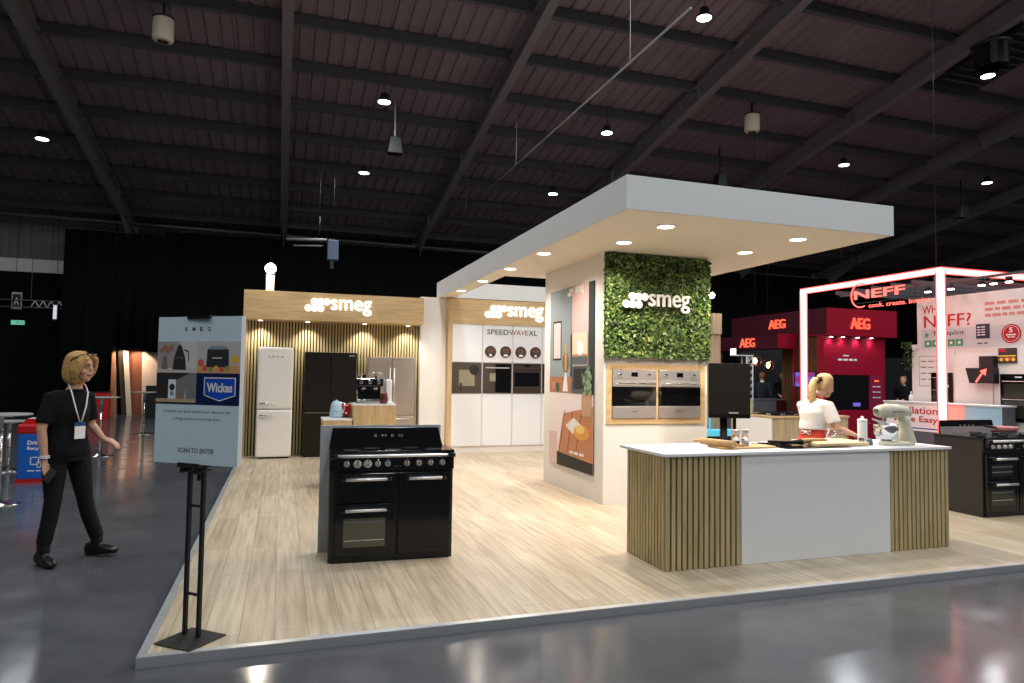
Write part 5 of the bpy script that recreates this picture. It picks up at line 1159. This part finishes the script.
b = MB(); b.box(1.12, 19.85, 4.75, 1.42, 20.15, 5.32, M_rigb, bev=.02); b.box(1.2, 19.9, 4.5, 1.3, 20.1, 4.75, M_blackm); b.build('box', rg)
b = MB(); b.tube([(.88, 20, 5.33), (.88, 20, rz_(20) + .1)], .01, M_blackm, 6); b.tube([(.88, 20, 5.5), (.88, 20, 6.0)], .03, M_blackm, 6); b.tube([(1.27, 20, 5.32), (1.27, 20, rz_(20) + .1)], .008, M_blackm, 6); b.build('cable', rg)

# ------------------------------------------------------------------ people
UP = Vector((0, 0, 1))
def basis(fwd):
    fwd = Vector((fwd[0], fwd[1], 0)).normalized(); side = UP.cross(fwd)   # side = towards the person's left
    return fwd, side
def head_secs(c, fwd, tilt=0, s=1.0):
    c = Vector(c); F_, S_ = basis(fwd); U_ = (UP + F_ * tilt).normalized(); F_ = (F_ - U_ * F_.dot(U_)).normalized()
    T = [(-.116, .062, .022, .022), (-.105, .052, .036, .040), (-.085, .04, .048, .052), (-.055, .026, .058, .068), (-.02, .012, .066, .082), (.02, .004, .072, .092), (.055, -.004, .073, .092), (.085, -.008, .064, .08), (.108, -.012, .045, .056), (.118, -.012, .02, .026)]
    return [(c + F_ * f * s + U_ * u * s, S_ * hw * s, F_ * hd * s) for u, f, hw, hd in T], F_, S_, U_
def add_head(b, c, fwd, tilt, neck, m, s=1.0):
    secs, F_, S_, U_ = head_secs(c, fwd, tilt, s); b.loft(secs, m, 18)
    c = Vector(c); A = lambda f, sd, u: c + F_ * f * s + S_ * sd * s + U_ * u * s
    b.tube([A(.088, 0, .022), A(.108, 0, -.012), A(.098, 0, -.026)], [.009, .015, .01], m, 8)      # nose
    for k in (-1, 1):
        b.sphere(A(.0, .073 * k, -.005), (.012, .012, .028), m, 8, 6)                                # ear
        b.sphere(A(.062, .04 * k, -.035), .026, m, 8, 6)                                              # cheek
    b.sphere(A(.078, 0, .035), (.03, .03, .012), m, 8, 6)
    b.sphere(A(.086, 0, -.066), (.02, .02, .01), m, 8, 6)
    b.tube([Vector(neck) - UP * .03, Vector(neck) + UP * .03, A(-.012, 0, -.055)], [.058, .05, .05], m, 14)
    return A
def add_hand(b, wrist, d, palm, m, curl=.5, s=1.0, thumb=1):
    """d: pointing direction of the hand, palm: direction the palm faces"""
    w = Vector(wrist); d = Vector(d).normalized(); n = Vector(palm); n = (n - d * n.dot(d)).normalized(); a = d.cross(n).normalized()
    b.loft([(w - d * .02, a * .024, n * .02), (w + d * .02, a * .03, n * .016), (w + d * .06, a * .04, n * .015), (w + d * .088, a * .038, n * .013)], m, 12)
    L = (.062, .072, .078, .07)
    for i, ln in enumerate(L):
        p = w + d * .085 + a * thumb * (-.03 + .02 * i); dd = d
        pts = [p - d * .015]; seg = ln * s / 3
        for k in range(3):
            ang = curl * (.35 + .3 * k); dd = (d * math.cos(ang * (k + 1) * .8) + n * math.sin(ang * (k + 1) * .8)); p = p + dd * seg * 1.15; pts.append(p)
        b.tube(pts, [.0095, .009, .008, .0065], m, 7)
    p = w + d * .03 + a * thumb * .032
    b.tube([p - a * thumb * .012, p + a * thumb * .018 + d * .02, p + a * thumb * .028 + d * .045 + n * .01, p + a * thumb * .03 + d * .065 + n * .018], [.013, .011, .0095, .0075], m, 7)
def torso(b, secs, side, fwd, m, n=22):
    b.loft([(Vector(c), side * hw, fwd * hd) for c, hw, hd in secs], m, n)

# --- woman walking at the left
F_, S_ = basis((.75, -.66))
W = dict(head=(-1.605, 6.585, 1.565), neck=(-1.645, 6.615, 1.405), sh=(-1.67, 6.635, 1.35), chest=(-1.69, 6.635, 1.21), waist=(-1.70, 6.64, 1.03), pelvis=(-1.69, 6.645, .87))
v = {k: Vector(p) for k, p in W.items()}
shR, shL = Vector((-1.79, 6.525, 1.31)), Vector((-1.585, 6.745, 1.31))
elR, wrR = Vector((-1.835, 6.47, 1.055)), Vector((-1.80, 6.46, .81))
elL, wrL = Vector((-1.56, 6.80, 1.07)), Vector((-1.455, 6.74, .955))
hipR, hipL = Vector((-1.765, 6.59, .84)), Vector((-1.625, 6.70, .83))
knR, knL = Vector((-1.755, 6.56, .45)), Vector((-1.565, 6.715, .44))
anR, anL = Vector((-1.80, 6.535, .06)), Vector((-1.475, 6.775, .05))
wo = thing('person', (-1.65, 6.62, FL), 'blonde woman in black top, trousers and boots walking past with a lanyard and phone', 'person')
b = MB(); hf = (.90, -.44)
A = add_head(b, v['head'], hf, .08, v['neck'], M_skin, .98)
torso(b, [(v['neck'] + Vector((0, 0, .0)), .05, .05), (v['sh'], .08, .06), (v['sh'] - UP * .04, .11, .07), (v['chest'], .13, .1), (v['waist'], .13, .095), (v['pelvis'], .155, .11), (v['pelvis'] - UP * .08, .12, .09)], S_, F_, M_skin)
for a, e, w in ((shR, elR, wrR), (shL, elL, wrL)):
    b.tube([a, a.lerp(e, .5), e, e.lerp(w, .35), w], [.045, .043, .037, .036, .025], M_skin, 12)
for h, k, n_ in ((hipR, knR, anR), (hipL, knL, anL)):
    b.tube([h, k, n_], [.07, .045, .035], M_skin, 12)
add_hand(b, wrR + Vector((0, 0, -.01)), (.16, -.02, -1), (.9, -.35, 0), M_skin, 1.0, thumb=-1)
add_hand(b, wrL + Vector((.005, 0, 0)), (.93, -.25, -.4), (-.1, .1, -1), M_skin, .4, thumb=1)
bd = b.build('body', wo, remesh=.006, smooth_it=2)
b = MB()
for k in (-1, 1):
    b.sphere(A(.082, .03 * k, .006), (.012, .012, .007), M_eyew, 10, 6); b.sphere(A(.09, .03 * k, .006), .006, M_eye, 8, 6); b.tube([A(.086, .046 * k, .022), A(.094, .03 * k, .027), A(.094, .015 * k, .022)], .0035, M_hairb, 5)
b.build('eyes', wo)
b = MB(); b.tube([A(.086, -.024, -.064), A(.1, -.008, -.061), A(.1, .008, -.061), A(.086, .024, -.064)], [.004, .008, .008, .004], M_lip, 7); b.build('lips', wo)
# bob hair
b = MB(); hc = v['head']; HF, HS = basis(hf)
cap = []
for u, f0, hw, hd in ((.135, -.015, .03, .035), (.122, -.018, .062, .07), (.09, -.022, .09, .098), (.05, -.03, .1, .102), (.0, -.044, .105, .094), (-.05, -.05, .108, .088), (-.09, -.05, .104, .082), (-.125, -.045, .088, .07), (-.14, -.042, .06, .05)):
    cap.append((hc + HF * f0 + UP * u, HS * hw, HF * hd))
b.loft(cap, M_hair, 20)
for k in (-1, 1):   # side locks and fringe sweeping to the sides
    b.tube([A(.06, .02 * k, .118), A(.088, .055 * k, .075), A(.066, .082 * k, .02), A(.045, .09 * k, -.04), A(.03, .085 * k, -.09)], [.02, .024, .024, .024, .014], M_hair, 8)
    b.tube([A(.04, .05 * k, .115), A(.05, .08 * k, .05), A(.02, .098 * k, -.03), A(.01, .09 * k, -.1)], [.02, .026, .03, .016], M_hair, 8)
b.build('hair', wo, remesh=.008, smooth_it=2)
b = MB()   # sunglasses pushed up on the hair
for k in (-1, 1): b.loft([(A(.085, .032 * k, .118), HS * .028, (UP * .5 - HF).normalized() * .018), (A(.088, .032 * k, .124), HS * .028, (UP * .5 - HF).normalized() * .018)], M_chrome, 12)
b.tube([A(.07, -.065, .118), A(.0, -.098, .07), A(-.02, -.1, .05)], .004, M_blackm, 6); b.tube([A(.07, .065, .118), A(.0, .098, .07)], .004, M_blackm, 6)
b.tube([A(.088, -.01, .125), A(.088, .01, .125)], .004, M_blackm, 6); b.build('sunglasses', wo)
b = MB()   # polo top
torso(b, [(v['neck'] - UP * .028, .068, .072), (v['sh'] + UP * .012, .1, .085), (v['sh'] - UP * .01, .13, .09), (v['chest'] + UP * .05, .158, .125), (v['chest'] - UP * .03, .160, .142), (v['waist'] + UP * .02, .15, .128), (v['waist'] - UP * .08, .165, .142), (v['pelvis'] + UP * .0, .178, .15), (v['pelvis'] - UP * .05, .176, .148)], S_, F_, M_cloth)
for a, e in ((shR, elR), (shL, elL)):
    c = v['sh'].lerp(a, .6) + UP * .0
    b.tube([c, a, a.lerp(e, .45), a.lerp(e, .82)], [.055, .062, .062, .060], M_cloth, 14)
b.build('black_top', wo, remesh=.01, smooth_it=4)
b = MB()
torso(b, [(v['pelvis'] + UP * .04, .17, .125), (v['pelvis'] - UP * .03, .182, .14), (v['pelvis'] - UP * .09, .165, .13)], S_, F_, M_trous)
for h, k, n_ in ((hipR, knR, anR), (hipL, knL, anL)):
    b.tube([h + UP * .02, h.lerp(k, .35), k + UP * .02, k.lerp(n_, .3), n_ + UP * .06], [.098, .09, .064, .062, .056], M_trous, 16)
b.build('trousers', wo, remesh=.01, smooth_it=3)
def boot(b, an, dirv, m, flat=FL, lift=0):
    d = Vector(dirv).normalized(); a = Vector((an.x, an.y, flat + .1)); sd = UP.cross(d)
    b.tube([a + UP * .12, a + UP * .06, a + UP * .0], [.048, .049, .05], m, 14)
    g = Vector((an.x, an.y, flat))
    b.loft([(g - d * .09 + UP * .055, sd * .034, UP * .052), (g - d * .06 + UP * .058, sd * .046, UP * .056), (g + d * .03 + UP * (.052 + lift * .3), sd * .043, UP * .05), (g + d * .09 + UP * (.042 + lift * .7), sd * .048, UP * .04), (g + d * .15 + UP * (.034 + lift), sd * .044, UP * .032), (g + d * .185 + UP * (.028 + lift), sd * .022, UP * .022)], m, 16)
b = MB(); boot(b, anR, (.62, -.78, 0), M_boot); b.build('boot', wo, remesh=.008, smooth_it=2)
b = MB(); boot(b, anL, (.93, -.36, 0), M_boot, lift=.02); b.build('boot', wo, remesh=.008, smooth_it=2)
b = MB(); ch = v['chest'] + F_ * .15 - UP * .15
for k in (-1, 1):
    pts = [v['neck'] + S_ * .055 * k - F_ * .03 + UP * .03, v['neck'] + S_ * .07 * k + F_ * .02 + UP * .01, v['sh'] + S_ * .07 * k + F_ * .095 + UP * .0, v['chest'] + S_ * .045 * k + F_ * .146 + UP * .02, ch + S_ * .008 * k + UP * .05]
    b.tube(pts, .006, M_letw, 6)
b.build('lanyard', wo)
b = MB(); Q = (ch - S_ * .0, S_ * -1, UP); Fq = (ch, S_, UP)
Fq = (ch, -S_, UP); b.rect((ch, S_, UP), -.045, -.09, .045, .045, M_letw, -.004, .0); b.rect((ch, S_, UP), -.045, .015, .045, .046, P('badgeblue', (40, 70, 110)), -.006, .001); b.build('name_badge', wo)
b = MB(); b.box(-.032, -.005, -.06, .032, .005, .05, M_blackm, Matrix.Translation(wrR + Vector((.055, -.045, -.115))) @ Matrix.Rotation(.9, 4, 'Z') @ Matrix.Rotation(.7, 4, 'Y')); ph = b.build('phone'); tag(ph, 'black phone held in the walking woman lowered hand', 'phone')
b = MB()
for k in range(3): b.tube([wrR + Vector((.034 * math.cos(t), .034 * math.sin(t), .015 + .008 * k)) for t in [PI * 2 * i / 12 for i in range(13)]], .004, M_paper, 5)
b.build('bracelet', wo)

# --- cook behind the demo counter
F_, S_ = basis((.97, .22))
ck = thing('person', (5.35, 5.86, 0), 'young cook with blonde ponytail, white T-shirt and red apron at the demo counter', 'person')
hd0 = Vector((5.52, 5.86, 1.485)); nk = Vector((5.43, 5.86, 1.35)); sh0 = Vector((5.385, 5.86, 1.29)); chs = Vector((5.37, 5.865, 1.17)); ws = Vector((5.36, 5.87, .99)); pv = Vector((5.34, 5.875, .84))
shR, shL = sh0 - S_ * .155 + UP * -.015, sh0 + S_ * .155 - UP * .015
elR, wrR = Vector((5.45, 5.64, 1.05)), Vector((5.60, 5.56, .988)); elL, wrL = Vector((5.46, 6.02, 1.04)), Vector((5.66, 5.88, .99))
b = MB(); hf = (.985, .08)
A = add_head(b, hd0, hf, .32, nk, M_skin, .95)
torso(b, [(nk, .048, .048), (sh0, .13, .07), (chs, .13, .09), (ws, .115, .085), (pv, .145, .105), (pv - UP * .08, .12, .09)], S_, F_, M_skin)
for a, e, w in ((shR, elR, wrR), (shL, elL, wrL)): b.tube([a, a.lerp(e, .5), e, e.lerp(w, .35), w], [.042, .042, .036, .035, .024], M_skin, 12)
for k in (-1, 1):
    h = pv + S_ * .085 * k; b.tube([h, h + Vector((0, 0, -.4)), h + Vector((-.02, 0, -.76))], [.07, .045, .035], M_skin, 12)
add_hand(b, wrR, (.95, .02, -.2), (.1, 0, -1), M_skin, .55, thumb=1)
add_hand(b, wrL, (.8, -.5, -.2), (.1, 0, -1), M_skin, .55, thumb=-1)
b.build('body', ck, remesh=.006, smooth_it=2)
b = MB()
for k in (-1, 1): b.sphere(A(.084, .03 * k, .006), (.011, .011, .006), M_eyew, 8, 6); b.sphere(A(.092, .03 * k, .004), .005, M_eye, 8, 6)
b.build('eyes', ck)
b = MB(); b.tube([A(.086, -.02, -.064), A(.1, 0, -.062), A(.086, .02, -.064)], [.004, .007, .004], M_lip, 7); b.build('lips', ck)
b = MB()
HF, HS = basis(hf); HU = (UP + HF * .32).normalized(); HF2 = (HF - HU * HF.dot(HU)).normalized()
hc = hd0
b.loft([(hc + HF2 * f0 + HU * u, HS * hw, HF2 * hd) for u, f0, hw, hd in ((.125, -.01, .03, .035), (.112, -.014, .056, .066), (.08, -.022, .078, .09), (.04, -.032, .082, .082), (.0, -.045, .08, .066), (-.04, -.052, .068, .05), (-.07, -.05, .045, .035))], M_hairp, 20)
b.build('hair', ck, remesh=.007, smooth_it=2)
b = MB(); pp = hc - HF2 * .105 + HU * .03
b.tube([pp, pp + Vector((-.05, 0, .0)), pp + Vector((-.085, 0, -.06)), pp + Vector((-.10, -.01, -.15)), pp + Vector((-.10, -.01, -.24)), pp + Vector((-.085, -.01, -.32))], [.026, .032, .04, .04, .032, .012], M_hairp, 12)
b.build('ponytail', ck)
b = MB(); b.lathe([(.028, -.014), (.038, -.007), (.038, .007), (.028, .014)], M_blackm, pp + Vector((-.012, 0, .0)), 14, axis='x'); b.tube([pp + Vector((0, -.03, .03)), pp + Vector((-.01, -.045, -.01))], .014, M_blackm, 8); b.build('hair_tie', ck)
b = MB()
torso(b, [(nk + UP * .0, .062, .062), (sh0 + UP * .03, .085, .075), (sh0, .14, .09), (chs + UP * .03, .15, .12), (chs - UP * .06, .146, .122), (ws + UP * .07, .142, .12), (ws + UP * .03, .144, .124)], S_, F_, M_tee)
for a, e in ((shR, elR), (shL, elL)): b.tube([sh0.lerp(a, .6), a, a.lerp(e, .4), a.lerp(e, .78)], [.055, .06, .066, .068], M_tee, 14)
b.build('white_tshirt', ck, remesh=.01, smooth_it=4)
b = MB(); torso(b, [(ws + UP * .06, .118, .098), (ws, .124, .104), (ws - UP * .06, .15, .128), (pv, .172, .142), (pv - UP * .25, .17, .15)], S_, F_, M_apron)
b.build('apron', ck, remesh=.01, smooth_it=2)
b = MB()
for k in (-1, 1): b.tube([nk + S_ * .03 * k - F_ * .062 + UP * .012, nk + S_ * .07 * k - F_ * .02 + UP * .0, sh0 + S_ * .085 * k + F_ * .07 + UP * .03, chs + S_ * .08 * k + F_ * .125], .008, M_apron, 6)
b.tube([nk + S_ * .03 - F_ * .062 + UP * .012, nk - F_ * .07 + UP * .014, nk - S_ * .03 - F_ * .062 + UP * .012], .008, M_apron, 6)
b.build('apron_strap', ck)
b = MB(); kn = ws - F_ * .115 + UP * .0
b.sphere(kn, .02, M_paper, 8, 6)
for k in (-1, 1): b.tube([kn, kn + S_ * .05 * k + UP * .02, kn + S_ * .06 * k - UP * .03, kn], .007, M_paper, 6)
b.build('apron_bow', ck)
b = MB()
for k in (-1, 1):
    h = pv + S_ * .085 * k; b.tube([h + UP * .02, h + Vector((0, 0, -.2)), h + Vector((0, 0, -.42)), h + Vector((-.02, 0, -.78))], [.088, .082, .062, .055], M_trous, 14)
b.build('trousers', ck, remesh=.012, smooth_it=2)
for k in (-1, 1):
    h = pv + S_ * .085 * k; b = MB(); g = Vector((h.x - .02, h.y, .0))
    b.loft([(g - F_ * .07 + UP * .045, S_ * .03, UP * .04), (g + UP * .048, S_ * .042, UP * .045), (g + F_ * .1 + UP * .036, S_ * .046, UP * .034), (g + F_ * .18 + UP * .025, S_ * .022, UP * .02)], M_boot, 14); b.build('shoe', ck)

# --- people far behind
def bystander(x, y, h, fwd, label, top, bottom, hair, shirt=None, arms='front', z0=FL, collar=True):
    F_, S_ = basis(fwd); o = thing('person', (x, y, z0), label, 'person'); g = Vector((x, y, z0)); k_ = h / 1.75
    H = lambda f, s, u: g + (F_ * f + S_ * s + UP * u) * k_
    b = MB(); add_head(b, H(.02, 0, 1.63), fwd, .05, H(0, 0, 1.47), M_skin, 1.0)
    torso(b, [(H(0, 0, 1.46), .05, .05), (H(0, 0, 1.4), .15, .08), (H(0, 0, 1.2), .15, .1), (H(0, 0, 1.02), .13, .09), (H(0, 0, .9), .15, .1), (H(0, 0, .82), .12, .08)], S_, F_, M_skin)
    for k in (-1, 1):
        if arms == 'front': a, e, w = H(0, .19 * k, 1.39), H(.0, .24 * k, 1.12), H(.24, .06 * k, 1.06)
        else: a, e, w = H(0, .19 * k, 1.39), H(-.03, .25 * k, 1.1), H(.04, .25 * k, .86)
        b.tube([a, e, w], [.045, .038, .027], M_skin, 10); add_hand(b, w, (w - e), (0, 0, -1) if arms == 'front' else -S_ * k, M_skin, .5)
        b.tube([H(0, .09 * k, .86), H(.01, .09 * k, .47), H(0, .09 * k, .08)], [.07, .045, .035], M_skin, 10)
    b.build('body', o, remesh=.011, smooth_it=1)
    b = MB(); c = H(.02, 0, 1.63)
    b.loft([(c + F_ * f0 + UP * u, S_ * hw, F_ * hd) for u, f0, hw, hd in ((.127, -.01, .03, .035), (.115, -.014, .06, .07), (.08, -.024, .08, .088), (.04, -.036, .082, .076), (-.01, -.05, .078, .058), (-.05, -.056, .06, .04))], hair, 16); b.build('hair', o)
    b = MB()
    torso(b, [(H(0, 0, 1.475), .062, .065), (H(0, 0, 1.44), .12, .085), (H(0, 0, 1.38), .19, .11), (H(0, 0, 1.2), .195, .135), (H(0, 0, 1.02), .175, .125), (H(0, 0, .82), .19, .135)], S_, F_, top)
    for k in (-1, 1):
        if arms == 'front': a, e, w = H(0, .19 * k, 1.39), H(.0, .24 * k, 1.12), H(.2, .085 * k, 1.065)
        else: a, e, w = H(0, .19 * k, 1.39), H(-.03, .25 * k, 1.1), H(.03, .25 * k, .89)
        b.tube([H(0, .1 * k, 1.38), a, e, w], [.07, .068, .055, .042], top, 12)
    b.build('jacket', o, remesh=.014, smooth_it=3)
    if collar:
        b = MB(); b.loft([(H(.0, 0, 1.455), S_ * .068, F_ * .07), (H(.0, 0, 1.51), S_ * .06, F_ * .062)], shirt or M_letw, 14); b.build('shirt_collar', o)
    b = MB()
    torso(b, [(H(0, 0, .95), .165, .115), (H(0, 0, .84), .175, .125), (H(0, 0, .78), .16, .12)], S_, F_, bottom)
    for k in (-1, 1): b.tube([H(0, .09 * k, .88), H(.01, .09 * k, .47), H(0, .09 * k, .06)], [.095, .07, .058], bottom, 12)
    b.build('trousers', o, remesh=.016, smooth_it=2)
    for k in (-1, 1):
        b = MB(); p = H(0, .09 * k, 0); b.loft([(p - F_ * .08 + UP * .04, S_ * .03, UP * .036), (p + UP * .045, S_ * .045, UP * .042), (p + F_ * .12 + UP * .034, S_ * .048, UP * .032), (p + F_ * .2 + UP * .025, S_ * .022, UP * .018)], M_boot, 12); b.build('shoe', o)
bystander(13.66, 17.0, 1.78, (.55, .83), 'ginger-haired man in navy suit standing with his back turned behind the dark counter', M_navy, M_navy, M_hairg, arms='side')
bystander(14.42, 17.0, 1.82, (-.75, -.66), 'dark-haired man in black jacket with hands clasped beside the globe pendants', M_cloth, M_trous, M_hairb, M_cloth)
bystander(16.05, 15.3, 1.72, (.8, .6), 'person in black standing just right of the red stand, nearer to it', M_cloth, M_trous, M_hairb, arms='front', collar=False)
bystander(16.95, 15.0, 1.72, (-.9, -.3), 'person in black beside the pale cabinet, facing left', M_cloth, M_trous, M_hairg, arms='front', collar=False)

# ------------------------------------------------------------------ world, colour
w = bpy.data.worlds.new('world'); scene.world = w; w.use_nodes = True
w.node_tree.nodes['Background'].inputs['Color'].default_value = (.68, .69, .73, 1); w.node_tree.nodes['Background'].inputs['Strength'].default_value = .09
scene.view_settings.view_transform = 'Standard'; scene.view_settings.look = 'None'; scene.view_settings.gamma = 1; scene.view_settings.use_curve_mapping = False
scene.view_settings.exposure = 0
scene.cycles.use_denoising = True
scene.cycles.max_bounces = 8; scene.cycles.diffuse_bounces = 4; scene.cycles.sample_clamp_indirect = 4
